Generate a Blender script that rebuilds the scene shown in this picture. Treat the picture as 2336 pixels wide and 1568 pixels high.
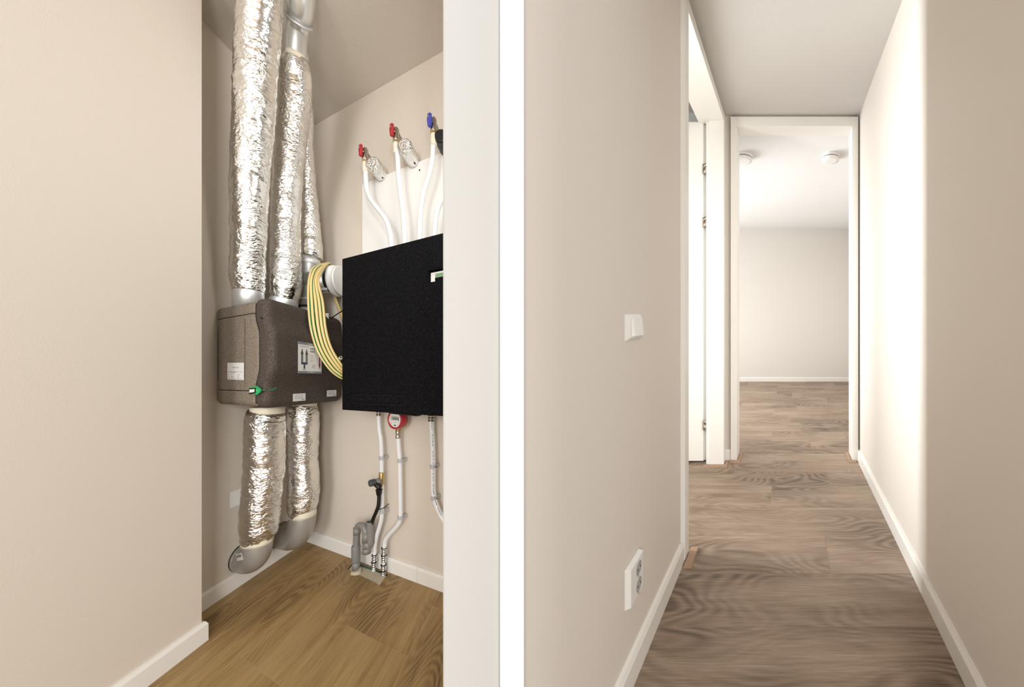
import bpy, bmesh, math, random
from mathutils import Vector, Matrix, noise
random.seed(7)
for o in list(bpy.data.objects): bpy.data.objects.remove(o)
SC = bpy.context.scene
COL = SC.collection

# ------------------------------------------------------------------ camera, sky, lights, exposure
F, PX, HZ, EYE = 720.0, 1168.0, 867.0, 1.05      # focal length / principal point / horizon in the 2336x1568 frame, eye height in m
cam_d = bpy.data.cameras.new('camera')
cam_d.sensor_width = 36.0
cam_d.lens = 36.0 * F / 2336.0
cam_d.shift_y = (HZ - 784.0) / 2336.0
cam_d.clip_start = 0.02
cam = bpy.data.objects.new('camera', cam_d); COL.objects.link(cam)
cam.location = (0, 0, EYE); cam.rotation_euler = (math.pi / 2, 0, 0)
SC.camera = cam

world = bpy.data.worlds.new('world'); SC.world = world
world.use_nodes = True
wb = world.node_tree.nodes['Background']
wb.inputs[0].default_value = (1.0, 0.995, 0.985, 1); wb.inputs[1].default_value = 0.86

def area(name, loc, target, sx, sy, power, color=(1, 1, 1), spread=math.pi):
    d = bpy.data.lights.new(name, 'AREA'); d.shape = 'RECTANGLE'; d.size = sx; d.size_y = sy
    d.energy = power; d.color = color; d.spread = spread
    o = bpy.data.objects.new(name, d); COL.objects.link(o); o.location = loc
    o.rotation_euler = (Vector(target) - Vector(loc)).to_track_quat('-Z', 'Y').to_euler()
    return o
area('hall_fill_light', (-0.95, -4.0, 1.7), (-0.6, 1.6, 1.3), 1.4, 1.9, 96, (1.0, 0.995, 0.985))  # added fill behind the camera, lights the closet and streaks the foil
area('hall_side_fill_light', (1.6, -3.6, 1.6), (-1.1, 1.0, 1.35), 1.0, 1.9, 168, (1.0, 0.99, 0.975))  # added fill from behind right, aimed at the left-hand walls
area('closet_fill_light', (-0.155, 0.98, 1.75), (-1.4, 1.62, 1.25), 0.14, 0.9, 4, (1.0, 0.985, 0.96))  # added light hidden behind the partition, brightens the closet's left wall
area('side_window_light', (-0.066, 1.555, 1.62), (1.5, 1.33, 1.62), 0.14, 2.0, 30, (0.93, 0.975, 1.0), math.radians(110))
area('far_window_light', (0.95, 3.70, 1.85), (4.2, 4.5, 1.2), 2.0, 1.8, 94, (0.96, 0.985, 1.0), math.radians(140))

SC.view_settings.view_transform = 'Standard'
SC.view_settings.look = 'None'
SC.view_settings.gamma = 1.0
SC.view_settings.use_curve_mapping = False
SC.view_settings.exposure = 0.0

# ------------------------------------------------------------------ helpers
def lin(r, g, b):
    f = lambda c: (c / 255 / 12.92) if c <= 10.3 else ((c / 255 + 0.055) / 1.055) ** 2.4
    return (f(r), f(g), f(b), 1)

class MB:
    def __init__(s): s.v = []; s.f = []; s.uv = []; s.sm = []
    def add(s, vs, fs, uvs=None, smooth=False):
        b = len(s.v); s.v += [tuple(p) for p in vs]
        for i, f in enumerate(fs):
            s.f.append([b + k for k in f]); s.sm.append(smooth)
            s.uv.append(uvs[i] if uvs else [(0, 0)] * len(f))
        return s
    def hexa(s, p, uvf=None):      # p: 4 bottom points (ccw from above) + 4 top points
        fs = [(3, 2, 1, 0), (4, 5, 6, 7), (0, 1, 5, 4), (1, 2, 6, 5), (2, 3, 7, 6), (3, 0, 4, 7)]
        return s.add(p, fs, [[uvf(p[k]) for k in f] for f in fs] if uvf else None)
    def box(s, x0, x1, y0, y1, z0, z1):
        return s.hexa([(x0, y0, z0), (x1, y0, z0), (x1, y1, z0), (x0, y1, z0), (x0, y0, z1), (x1, y0, z1), (x1, y1, z1), (x0, y1, z1)])
    def prism(s, poly, z0, z1):
        n = len(poly)
        vs = [(x, y, z0) for x, y in poly] + [(x, y, z1) for x, y in poly]
        fs = [tuple(range(n))[::-1], tuple(range(n, 2 * n))] + [(i, (i + 1) % n, n + (i + 1) % n, n + i) for i in range(n)]
        return s.add(vs, fs)
    def loft(s, rings, cap=True, smooth=True, uv=False):
        n = len(rings[0]); m = len(rings)
        vs = [p for r in rings for p in r]
        fs = []; us = []
        for j in range(m - 1):
            for i in range(n):
                k = (i + 1) % n
                fs.append((j * n + i, j * n + k, (j + 1) * n + k, (j + 1) * n + i))
                a, b = i / n, (i + 1) / n
                us.append([(a, j), (b, j), (b, j + 1), (a, j + 1)] if uv else [(0, 0)] * 4)
        s.add(vs, fs, us, smooth)
        if cap:
            b = len(s.v) - len(vs)
            for ring in (list(range(b, b + n))[::-1], list(range(b + (m - 1) * n, b + m * n))):
                s.f.append(ring); s.sm.append(False); s.uv.append([(0, 0)] * n)
        return s
    def tube(s, path, rad, n=16, smooth=True, cap=True, uv=False, disp=None, spin=0.0):
        P = [Vector(p) for p in path]
        R = rad if isinstance(rad, (list, tuple)) else [rad] * len(P)
        T = []
        for i in range(len(P)):
            a = P[max(0, i - 1)]; b = P[min(len(P) - 1, i + 1)]
            t = (b - a)
            if t.length < 1e-9: t = T[-1] if T else Vector((0, 0, 1))
            T.append(t.normalized())
        ref = Vector((1, 0, 0)) if abs(T[0].x) < 0.8 else Vector((0, 1, 0))
        u = (ref - T[0] * ref.dot(T[0])).normalized()
        rings = []
        for i, p in enumerate(P):
            u = (u - T[i] * u.dot(T[i])).normalized(); w = T[i].cross(u)
            ring = []
            for k in range(n):
                a = 2 * math.pi * k / n + spin * i
                d = u * math.cos(a) + w * math.sin(a)
                q = p + d * R[i]
                if disp: q = q + d * disp(q, i / (len(P) - 1), a)
                ring.append(tuple(q))
            rings.append(ring)
        return s.loft(rings, cap, smooth, uv)
    def build(s, name, mat, parent=None, bevel=0.0, seg=2):
        me = bpy.data.meshes.new(name)
        me.from_pydata(s.v, [], s.f)
        uvl = me.uv_layers.new(name='UVMap')
        flat = []
        for f in s.uv:
            for c in f: flat += [c[0], c[1]]
        uvl.data.foreach_set('uv', flat)
        me.polygons.foreach_set('use_smooth', s.sm)
        bm = bmesh.new(); bm.from_mesh(me); bmesh.ops.recalc_face_normals(bm, faces=bm.faces[:]); bm.to_mesh(me); bm.free()
        if mat: me.materials.append(mat)
        o = bpy.data.objects.new(name, me); COL.objects.link(o)
        if bevel > 0:
            m = o.modifiers.new('bevel', 'BEVEL'); m.width = bevel; m.segments = seg; m.limit_method = 'ANGLE'
        if parent is not None:
            o.parent = parent
            o.matrix_parent_inverse = Matrix.Translation(-parent.location)
        return o

def struct(o): o['kind'] = 'structure'; return o
def tag(o, label, cat, group=None):
    o['label'] = label; o['category'] = cat
    if group: o['group'] = group
    return o
def thing(name, loc, label, cat, group=None):
    o = bpy.data.objects.new(name, None); COL.objects.link(o); o.location = loc
    o.empty_display_size = 0.05
    return tag(o, label, cat, group)

def smooth_path(pts, per=8):
    P = [Vector(p) for p in pts]; out = []
    for i in range(len(P) - 1):
        a = P[max(0, i - 1)]; b = P[i]; c = P[i + 1]; d = P[min(len(P) - 1, i + 2)]
        for k in range(per):
            t = k / per
            out.append(0.5 * ((2 * b) + (c - a) * t + (2 * a - 5 * b + 4 * c - d) * t * t + (3 * b - a - 3 * c + d) * t ** 3))
    out.append(P[-1]); return out
def smooth_vals(v, per=8):
    return [p.x for p in smooth_path([(x, 0, 0) for x in v], per)]

def px(u, v, Y): return Vector(((u - PX) / F * Y, Y, EYE - (v - HZ) / F * Y))

# ------------------------------------------------------------------ materials
def mat(name, col=(0.8, 0.8, 0.8, 1), rough=0.5, metal=0.0, spec=0.5):
    m = bpy.data.materials.new(name); m.use_nodes = True
    b = m.node_tree.nodes['Principled BSDF']
    b.inputs['Base Color'].default_value = col; b.inputs['Roughness'].default_value = rough
    b.inputs['Metallic'].default_value = metal
    b.inputs['Specular IOR Level'].default_value = spec
    return m
def nd(m, t, **kw):
    n = m.node_tree.nodes.new(t)
    for k, v in kw.items(): setattr(n, k, v)
    return n
def lk(m, a, b): m.node_tree.links.new(a, b)
def bsdf(m): return m.node_tree.nodes['Principled BSDF']
def math_n(m, op, a, b=None, c=None):
    n = nd(m, 'ShaderNodeMath', operation=op)
    for i, x in enumerate((a, b, c)):
        if x is None: continue
        if isinstance(x, (int, float)): n.inputs[i].default_value = x
        else: lk(m, x, n.inputs[i])
    return n.outputs[0]
def noise_n(m, vec, scale, detail=2, rough=0.5):
    n = nd(m, 'ShaderNodeTexNoise'); n.inputs['Scale'].default_value = scale
    n.inputs['Detail'].default_value = detail; n.inputs['Roughness'].default_value = rough
    if vec is not None: lk(m, vec, n.inputs['Vector'])
    return n.outputs['Fac']
def ramp(m, fac, stops):
    r = nd(m, 'ShaderNodeValToRGB'); e = r.color_ramp.elements
    while len(e) < len(stops): e.new(0.5)
    for i, (p, c) in enumerate(stops): e[i].position = p; e[i].color = c
    lk(m, fac, r.inputs[0]); return r.outputs[0]
def obj_co(m): return nd(m, 'ShaderNodeTexCoord').outputs['Object']
def bump(m, h, strength, dist):
    n = nd(m, 'ShaderNodeBump'); n.inputs['Strength'].default_value = strength; n.inputs['Distance'].default_value = dist
    lk(m, h, n.inputs['Height']); lk(m, n.outputs[0], bsdf(m).inputs['Normal'])

def paint(name, col, scale=220, strength=0.12, rough=0.6):
    m = mat(name, col, rough, spec=0.3)
    bump(m, noise_n(m, obj_co(m), scale, 3), strength, 0.002); return m
def wood(name, light, mid, dark, seed):
    m = mat(name, mid, 0.42, spec=0.35)
    uv = nd(m, 'ShaderNodeUVMap').outputs[0]
    def mapped(sx, sy, off=0):
        n = nd(m, 'ShaderNodeMapping'); n.inputs['Scale'].default_value = (sx, sy, 1); n.inputs['Location'].default_value = (seed + off, off * 1.7, 0)
        lk(m, uv, n.inputs[0]); return n.outputs[0]
    broad = noise_n(m, mapped(1.5, 5.0), 1.0, 1.2, 0.4)
    rings = math_n(m, 'SINE', math_n(m, 'MULTIPLY', broad, 150.0))
    rings = math_n(m, 'MULTIPLY_ADD', rings, 0.5, 0.5)
    zone = noise_n(m, mapped(1.3, 4.0, 5), 1.0, 2)
    fib = noise_n(m, mapped(9, 230, 2), 1.0, 3, 0.6)
    streak = noise_n(m, mapped(1.5, 28, 9), 1.0, 4, 0.6)
    pores = noise_n(m, mapped(30, 600, 3), 1.0, 2, 0.6)
    zr = ramp(m, zone, [(0.42, (0, 0, 0, 1)), (0.62, (1, 1, 1, 1))])
    t = math_n(m, 'MULTIPLY', math_n(m, 'MULTIPLY', rings, zr), 0.20)
    t = math_n(m, 'ADD', t, math_n(m, 'MULTIPLY', fib, 0.42))
    t = math_n(m, 'ADD', t, math_n(m, 'MULTIPLY', streak, 0.40))
    t = math_n(m, 'ADD', t, math_n(m, 'MULTIPLY', zone, 0.30))
    c = ramp(m, t, [(0.36, light), (0.60, mid), (0.86, dark)])
    lk(m, c, bsdf(m).inputs['Base Color'])
    bump(m, math_n(m, 'ADD', fib, pores), 0.25, 0.0012)
    return m
def speckle(name, a, b, scale, lo=0.5, hi=0.7, rough=0.75, bstr=0.3):
    m = mat(name, a, rough, spec=0.35)
    n = noise_n(m, obj_co(m), scale, 2, 0.7)
    lk(m, ramp(m, n, [(lo, a), (hi, b)]), bsdf(m).inputs['Base Color'])
    bump(m, n, bstr, 0.002); return m
def foil(name, strength=0.8, scale=34):
    m = mat(name, (0.85, 0.84, 0.815, 1), 0.18, 1.0)
    co = obj_co(m)
    warp = nd(m, 'ShaderNodeTexNoise'); warp.inputs['Scale'].default_value = 16; lk(m, co, warp.inputs['Vector'])
    add = nd(m, 'ShaderNodeVectorMath', operation='MULTIPLY_ADD'); lk(m, warp.outputs['Color'], add.inputs[0]); add.inputs[1].default_value = (0.035,) * 3; lk(m, co, add.inputs[2])
    mp = nd(m, 'ShaderNodeMapping'); mp.inputs['Scale'].default_value = (1, 1, 2.0); lk(m, add.outputs[0], mp.inputs[0])
    v1 = nd(m, 'ShaderNodeTexVoronoi', feature='DISTANCE_TO_EDGE'); v1.inputs['Scale'].default_value = scale; lk(m, mp.outputs[0], v1.inputs['Vector'])
    v2 = nd(m, 'ShaderNodeTexVoronoi'); v2.inputs['Scale'].default_value = scale * 1.9; lk(m, mp.outputs[0], v2.inputs['Vector'])
    fine = noise_n(m, mp.outputs[0], 110, 3, 0.6)
    h = math_n(m, 'ADD', math_n(m, 'MULTIPLY', v2.outputs['Distance'], 0.6), math_n(m, 'MINIMUM', v1.outputs['Distance'], 0.25))
    h = math_n(m, 'ADD', h, math_n(m, 'MULTIPLY', fine, 0.45))
    smooth = ramp(m, noise_n(m, co, 7, 1), [(0.36, (0.22,) * 3 + (1,)), (0.62, (1, 1, 1, 1))])
    h = math_n(m, 'MULTIPLY', h, smooth)
    bump(m, h, strength, 0.006)
    return m

M = {}
M['wall'] = paint('beige_wall_paint', lin(221, 211, 198))
M['wall_grey'] = paint('greige_wall_paint', lin(226, 218, 209))
M['wall_white'] = paint('white_wall_paint', lin(244, 243, 240))
M['nose'] = paint('grey_white_wall_paint', lin(198, 198, 197))
M['wall_far'] = paint('pale_far_wall_paint', lin(226, 222, 216))
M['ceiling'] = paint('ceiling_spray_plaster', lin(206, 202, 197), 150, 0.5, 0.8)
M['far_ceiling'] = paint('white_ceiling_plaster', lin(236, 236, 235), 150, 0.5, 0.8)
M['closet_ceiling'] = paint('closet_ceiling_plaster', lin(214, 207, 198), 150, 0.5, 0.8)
M['trim'] = mat('white_trim_lacquer', lin(240, 237, 231), 0.35)
M['post'] = mat('pure_white_lacquer', lin(252, 252, 252), 0.4)
M['closet_wood'] = wood('golden_oak_plank', lin(190, 160, 112), lin(158, 128, 82), lin(108, 84, 50), 3.1)
M['hall_wood'] = wood('grey_oak_plank', lin(180, 160, 141), lin(144, 124, 106), lin(94, 79, 65), 11.7)
M['seam'] = mat('pale_plank_joint', lin(206, 180, 136), 0.6)
M['seam_grey'] = mat('pale_grey_plank_joint', lin(172, 152, 130), 0.6)
M['foil'] = foil('crumpled_foil')
M['foil_fine'] = foil('fine_foil', 0.8, 60)
M['galv'] = mat('galvanised_steel', (0.78, 0.79, 0.78, 1), 0.33, 0.75)
M['zinc'] = mat('satin_zinc', (0.72, 0.73, 0.73, 1), 0.42, 0.7)
M['elbow'] = mat('grey_metallic_plastic', lin(166, 161, 154), 0.30, 0.25)
M['epp'] = speckle('brown_grey_foam', lin(96, 86, 75), lin(166, 153, 137), 380, 0.40, 0.66)
M['epp_front'] = speckle('shaded_brown_foam', lin(58, 50, 46), lin(116, 104, 95), 380, 0.45, 0.72)  # darker copy of the foam: shade on the front face put into colour
M['black_foam'] = speckle('black_foam', lin(5, 5, 6), lin(60, 60, 68), 380, 0.54, 0.76, 0.9, 0.5); bsdf(M['black_foam']).inputs['Specular IOR Level'].default_value = 0.12
M['foam_edge'] = mat('lit_foam_edge', lin(21, 21, 24), 0.8, spec=0.2)  # lighter than the cover: light caught by raised lettering put into the colour
M['black'] = mat('black_rubber', lin(12, 12, 13), 0.45)
M['dark'] = mat('dark_gap', lin(16, 15, 14), 0.8)
M['white'] = mat('white_plastic', lin(238, 237, 234), 0.35)
M['pipe'] = mat('white_multilayer_pipe', lin(236, 237, 238), 0.3)
M['cream'] = mat('cream_tape', lin(228, 220, 200), 0.5)
M['paper'] = mat('white_label_paper', lin(232, 230, 226), 0.6)
M['ink'] = mat('dark_ink', lin(66, 74, 86), 0.6)
M['inkgrey'] = mat('grey_ink', lin(128, 131, 137), 0.6)
M['inklight'] = mat('faint_ink', lin(172, 170, 168), 0.6)
M['inkred'] = mat('red_ink', lin(150, 40, 52), 0.6)
M['red'] = mat('red_plastic', lin(176, 42, 52), 0.35)
M['blue'] = mat('blue_plastic', lin(76, 80, 176), 0.35)
M['nickel'] = mat('nickel', (0.50, 0.45, 0.39, 1), 0.27, 1.0)
M['chrome'] = mat('chrome', (0.6, 0.6, 0.6, 1), 0.2, 1.0)
M['brass'] = mat('brass', (0.62, 0.45, 0.20, 1), 0.3, 1.0)
M['pvc'] = mat('grey_pvc', lin(134, 132, 128), 0.35)
M['pvc_dark'] = mat('dark_grey_plastic', lin(72, 74, 76), 0.5)
M['green'] = mat('green_plastic', lin(42, 166, 98), 0.4)
M['lcd'] = mat('lcd_green', lin(132, 158, 122), 0.3)
M['lcd_grey'] = mat('lcd_grey', lin(168, 172, 160), 0.3)
M['mortar'] = paint('screed_mortar', lin(196, 182, 160), 90, 0.7, 0.9)
M['strip'] = mat('brown_floor_offcut', lin(168, 136, 112), 0.5)
M['teal'] = mat('teal_foam_edge', lin(36, 108, 112), 0.6)
M['clip'] = mat('grey_clip_plastic', lin(186, 186, 186), 0.4)
M['glass'] = mat('window_glass', (1, 1, 1, 1), 0.0); bsdf(M['glass']).inputs['Transmission Weight'].default_value = 1.0
m = mat('yellow_green_cable', lin(230, 196, 120), 0.4)      # earth cable: a green stripe runs along yellow insulation
uvn = nd(m, 'ShaderNodeUVMap'); sx = nd(m, 'ShaderNodeSeparateXYZ'); lk(m, uvn.outputs[0], sx.inputs[0])
st = math_n(m, 'FRACT', math_n(m, 'MULTIPLY', sx.outputs[0], 2.0))
st = math_n(m, 'LESS_THAN', st, 0.30)
mx = nd(m, 'ShaderNodeMix', data_type='RGBA'); lk(m, st, mx.inputs['Factor'])
mx.inputs['A'].default_value = lin(230, 202, 138); mx.inputs['B'].default_value = lin(40, 122, 66)
lk(m, mx.outputs['Result'], bsdf(m).inputs['Base Color']); M['cable'] = m

# ------------------------------------------------------------------ closet frame of reference
V2 = lambda x, y: Vector((x, y))
C = V2(-1.339, 2.05)                       # back corner of the closet (skirting line)
E1 = V2(0.0995, 0.995)                     # along the left wall, away from the camera
E2 = V2(0.8966, -0.4428)                   # along the right wall, towards the camera
N1 = V2(0.995, -0.0995); N2 = V2(-0.4428, -0.8966)
SK = 0.014
CH = 2.69                                  # closet ceiling
def solve(u, P, D):                        # where the sight line of column u crosses the plan line P + t D
    k = (u - PX) / F
    return (k * P.y - P.x) / (D.x - k * D.y)
def on(u, v, P, D):
    t = solve(u, P, D); q = P + D * t
    return Vector((q.x, q.y, EYE - (v - HZ) / F * q.y))
def RW(u, v, d): return on(u, v, C + N2 * (d - SK), E2)      # a point d in front of the right closet wall
def LW(u, v, d): return on(u, v, C + N1 * (d - SK), E1)      # a point d in front of the left closet wall
def q2(t, q, d1=0, d2=0): p = C + E1 * t + E2 * q; return (p.x, p.y)

def wallbox(P, D, N, t0, t1, d0, d1, z0, z1):
    mb = MB(); pts = [P + D * t0 + N * d0, P + D * t1 + N * d0, P + D * t1 + N * d1, P + D * t0 + N * d1]
    return mb.prism([(p.x, p.y) for p in pts], z0, z1)

# floor slab, hall floor
FLOOR_POLY = [(-1.75, -2.6), (-0.118, -2.6), (-0.118, 1.46), (-1.36, 2.07), (-1.52, 2.07), (-1.6, 1.2)]
floor = struct(MB().prism(FLOOR_POLY, -0.12, -0.0007).build('floor', M['seam']))
struct(wallbox(C, E1, N1, -1.05, 0.06, -0.15, -SK, -0.1, CH).build('wall_closet_left', M['wall']))
struct(wallbox(C, E2, N2, -0.05, 1.40, -0.07, -SK, -0.1, CH).build('wall_closet_right', M['wall']))
NB = V2(-1.2265, 1.2756)                   # end of the near wall's skirting
nw = MB(); p = [NB - N1 * SK - E1 * 0.014, NB - N1 * SK - E1 * 3.4, NB - N1 * 0.14 - E1 * 3.4, NB - N1 * 0.25 - E1 * 0.014]
nw.prism([(a.x, a.y) for a in p], -0.1, 3.2); struct(nw.build('wall_near_left', M['wall']))
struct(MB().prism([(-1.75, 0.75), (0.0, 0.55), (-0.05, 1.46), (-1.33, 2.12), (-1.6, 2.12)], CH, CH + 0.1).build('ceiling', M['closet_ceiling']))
def skirt(name, P, D, N, t0, t1, h=0.078, parent=None, mt='trim'):
    mb = MB(); rows = []
    prof = [(-SK, -0.004), (0, -0.004), (0, h - 0.012), (-0.006, h), (-SK, h)]
    r = []
    for t in (t0, t1):
        r.append([(P.x + D.x * t + N.x * a, P.y + D.y * t + N.y * a, z) for a, z in prof])
    mb.loft(r, True, False); return struct(mb.build(name, M[mt]))
skirt('baseboard_closet_left', C, E1, N1, -0.9, 0)
bbr = skirt('baseboard_closet_right', C, E2, N2, 0.0, 0.945)
skirt('baseboard_closet_right', C, E2, N2, 0.9465, 1.36)
mb = MB(); prof = [(-SK, -0.004), (0, -0.004), (0, 0.066), (-0.006, 0.078), (-SK, 0.078)]
rr = []
for base, dx in ((NB - E1 * 3.3, N1), (NB, None)):
    if dx: rr.append([(base.x + N1.x * a, base.y + N1.y * a, z) for a, z in prof])
    else: rr.append([(base.x + (N1.x + E1.x) * a, base.y + (N1.y + E1.y) * a, z) for a, z in prof])
rr.append([((NB - N1 * 0.18 + E1 * a).x, (NB - N1 * 0.18 + E1 * a).y, z) for a, z in prof])
mb.loft(rr, True, False); struct(mb.build('baseboard_near_left', M['trim']))

# closet planks: parallel to the left wall, each one its own board
def plank_uv(off):
    def f(p):
        d = V2(p[0], p[1]) - C
        return (d.dot(E1) + off, d.dot(N1) + off * 3.3)
    return f
def plank(t0, t1, s0, s1, k):
    g = 0.0009; K = 0.9362
    a, b = (s0 + g) / K, (s1 - g) / K; t0 += g; t1 -= g
    c = [q2(t0, a), q2(t0, b), q2(t1, b), q2(t1, a)]
    p = [(x, y, -0.012) for x, y in c] + [(x, y, 0.0) for x, y in c]
    MB().hexa(p, plank_uv(k * 2.37)).build('plank', M['closet_wood'], floor)
rows = [(-0.16, 0.052, [-1.5, -0.45, 0.05]), (0.052, 0.377, [-1.5, -0.07, 0.14]), (0.377, 0.702, [-1.5, -0.669, 0.25]),
        (0.702, 1.023, [-1.4, -0.371, 0.34]), (1.023, 1.30, [-1.25, -0.10, 0.45])]
k = 0
HOLE = (-0.0, 0.0)
for s0, s1, ts in rows:
    for a, b in zip(ts[:-1], ts[1:]):
        plank(a, b, s0, s1, k); k += 1
for j in range(6):                         # hall boards beside and behind the camera
    for i in range(2):
        plank(-4.4 + i * 1.5 - 0.2 * (j % 2), -2.9 + i * 1.5 - 0.2 * (j % 2) if i == 0 else (-1.5 if j < 3 else -1.4 if j < 4 else -1.25), -0.27 + j * 0.325, 0.055 + j * 0.325, 40 + j * 2 + i) if j < 4 else None

# partition nose between the two rooms (its end faces the camera)
PT = 3.2
struct(MB().prism([(-0.117, 0.53), (-0.0199, 0.53), (-0.0199, 0.60), (-0.06, 0.66), (-0.06, 1.46), (-0.117, 1.44)], -0.1, PT).build('wall_partition', M['nose'], bevel=0.006, seg=3))
struct(MB().prism([(-0.0199, 0.522), (0.0196, 0.522), (0.0190, 0.565), (-0.0199, 0.60)], -0.1, PT).build('trim_1', M['post']))

struct(MB().box(0.52, 2.6, -1.12, -1.0, -0.1, 3.2).build('wall_light_blocker', M['wall']))      # added unseen wall behind the camera, keeps the side fill off corridor and partition

# ------------------------------------------------------------------ corridor frame of reference: walls run obliquely, the floor climbs gently
KS, KR = 0.868, 0.2167
def K(s, Y, h): return (s + KS * Y, Y, KR * Y + h)
def su(u, Y): return ((u - PX) / F - KS) * Y
def hv(v, Y): return EYE + (711.0 - v) / F * Y
def khex(s0, s1, Y0, Y1, h0, h1, uvf=None, mb=None):
    mb = mb or MB()
    return mb.hexa([K(s0, Y0, h0), K(s1, Y0, h0), K(s1, Y1, h0), K(s0, Y1, h0), K(s0, Y0, h1), K(s1, Y0, h1), K(s1, Y1, h1), K(s0, Y1, h1)], uvf)
SL, SR, CE = -0.444, 0.518, 2.436
YE, YF = 2.23, 4.74
hall = struct(khex(-1.9, 1.5, -1.2, 4.9, -0.12, -0.004).build('floor', M['seam_grey']))
# keep the corridor slab clear of the closet: it starts at the corridor's own left wall near the camera
me = hall.data; me.clear_geometry()
mb = MB()
khex(-0.47, 1.5, 0.54, 1.37, -0.12, -0.0007, mb=mb); 
zf = lambda x, y, h: (x, y, KR * y + h)
mb.hexa([zf(-.08, 1.37, -.12), zf(2.7, 1.37, -.12), zf(3.6, 2.40, -.12), zf(-.11, 2.40, -.12), zf(-.08, 1.37, -.0007), zf(2.7, 1.37, -.0007), zf(3.6, 2.40, -.0007), zf(-.11, 2.40, -.0007)]); khex(-1.75, 1.5, 2.40, 4.9, -0.12, -0.0007, mb=mb)
mb.hexa([(0.05, -2.6, -.12), (2.4, -2.6, -.12), (2.0, .54, -.003), (0.05, .54, -.003), (0.05, -2.6, -.0007), (2.4, -2.6, -.0007), (2.0, .54, .113), (0.05, .54, .113)])
me.from_pydata(mb.v, [], mb.f)
p = [K(SL, 0.5346, 0), K(SL, 1.345, 0), K(-0.60, 1.345, 0), K(-0.60, 0.72, 0), K(-0.47, 0.56, 0)]
struct(MB().prism([(x, y) for x, y, z in p], -0.1, 3.3).build('wall_corridor_left', M['wall_grey']))
struct(khex(-0.60, SL, 1.32, 2.21, 2.405, 2.9).build('wall_corridor_left', M['wall_grey']))
struct(khex(-0.545, SL, 2.19, 2.25, -0.1, 2.9).build('wall_corridor_left', M['wall_grey']))
struct(khex(SR, SR + 0.12, 0.672, 2.34, -0.1, 2.9).build('wall_corridor_right', M['wall_grey']))
struct(MB().prism([K(SR + 0.02, 0.58, 0)[:2], (2.6, 0.58), (2.6, 0.70), K(SR + 0.02, 0.70, 0)[:2]], -0.1, 3.2).build('wall_hall_right', M['wall_grey']))
struct(khex(SR + 0.006, SR + 0.12, 0.58, 0.6735, -0.1, 2.9).build('trim_2', M['trim']))
# end wall with the door opening
OL, OR_ = -0.3437, 0.4647
mb = MB(); khex(-0.62, OL - 0.02, YE + 0.006, YE + 0.10, -0.1, 2.9, mb=mb); khex(OR_ + 0.02, SR + 0.1, YE + 0.006, YE + 0.10, -0.1, 2.9, mb=mb)
khex(OL - 0.03, OR_ + 0.03, YE + 0.006, YE + 0.10, 2.375, 2.9, mb=mb); struct(mb.build('wall_corridor_end', M['wall_grey']))
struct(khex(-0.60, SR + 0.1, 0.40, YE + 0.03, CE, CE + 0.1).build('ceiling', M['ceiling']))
# far room
struct(khex(-1.7, 1.5, YF, YF + 0.1, -0.1, 2.9).build('wall_far', M['wall_far']))
struct(khex(1.3, 1.4, YE + 0.10, YF + 0.05, -0.1, 2.9).build('wall_far_right', M['wall_grey']))
struct(khex(SR + 0.05, 1.4, YE + 0.04, YE + 0.10, -0.1, 2.9).build('wall_far_near_side', M['wall_grey']))
mb = MB(); khex(-1.6, -1.5, YE + 0.10, 2.85, -0.1, 2.9, mb=mb); khex(-1.6, -1.5, 4.55, YF + 0.05, -0.1, 2.9, mb=mb)
khex(-1.6, -1.5, 2.85, 4.55, -0.1, 0.35, mb=mb); khex(-1.6, -1.5, 2.85, 4.55, 2.25, 2.9, mb=mb); struct(mb.build('wall_far_left', M['wall_grey']))
mb = MB()
for a, b, c, d in ((2.85, 2.91, 0.35, 2.25), (4.49, 4.55, 0.35, 2.25), (2.91, 4.49, 0.35, 0.41), (2.91, 4.49, 2.19, 2.25), (3.67, 3.73, 0.41, 2.19)):
    khex(-1.59, -1.52, a, b, c, d, mb=mb)
struct(mb.build('window_1', M['trim']))
mb = MB(); a, b = YE + 0.07, YF + 0.06
ha = 2.40; hb = 2.292
mb.hexa([K(-1.7, a, ha), K(1.5, a, ha), K(1.5, b, hb), K(-1.7, b, hb), K(-1.7, a, ha + .1), K(1.5, a, ha + .1), K(1.5, b, hb + .1), K(-1.7, b, hb + .1)])
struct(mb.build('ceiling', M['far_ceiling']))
def kskirt(name, s_face, sign, Y0, Y1, h=0.078):
    prof = [(-0.020 * sign, -0.004), (0, -0.004), (0, h - 0.012), (-0.007 * sign, h), (-0.020 * sign, h)]
    return struct(MB().loft([[K(s_face + a, Y, z) for a, z in prof] for Y in (Y0, Y1)], True, False).build(name, M['trim']))
kskirt('baseboard_corridor_left', -0.426, 1, 0.5346, 1.322)
kskirt('baseboard_corridor_left', -0.430, 1, 2.20, 2.2365)
kskirt('baseboard_corridor_right', 0.502, -1, 0.672, 2.234)
struct(khex(SL - 0.05, -0.389, YE - 0.006, YE + 0.01, -0.004, 0.078).build('baseboard_corridor_end', M['trim']))
struct(MB().loft([[K(s, YF + a, z) for a, z in ((0.02, -0.004), (-0.014, -0.004), (-0.014, 0.050), (-0.006, 0.062), (0.02, 0.062))] for s in (-1.5, 1.3)], True, False).build('baseboard_far', M['trim']))
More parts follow.
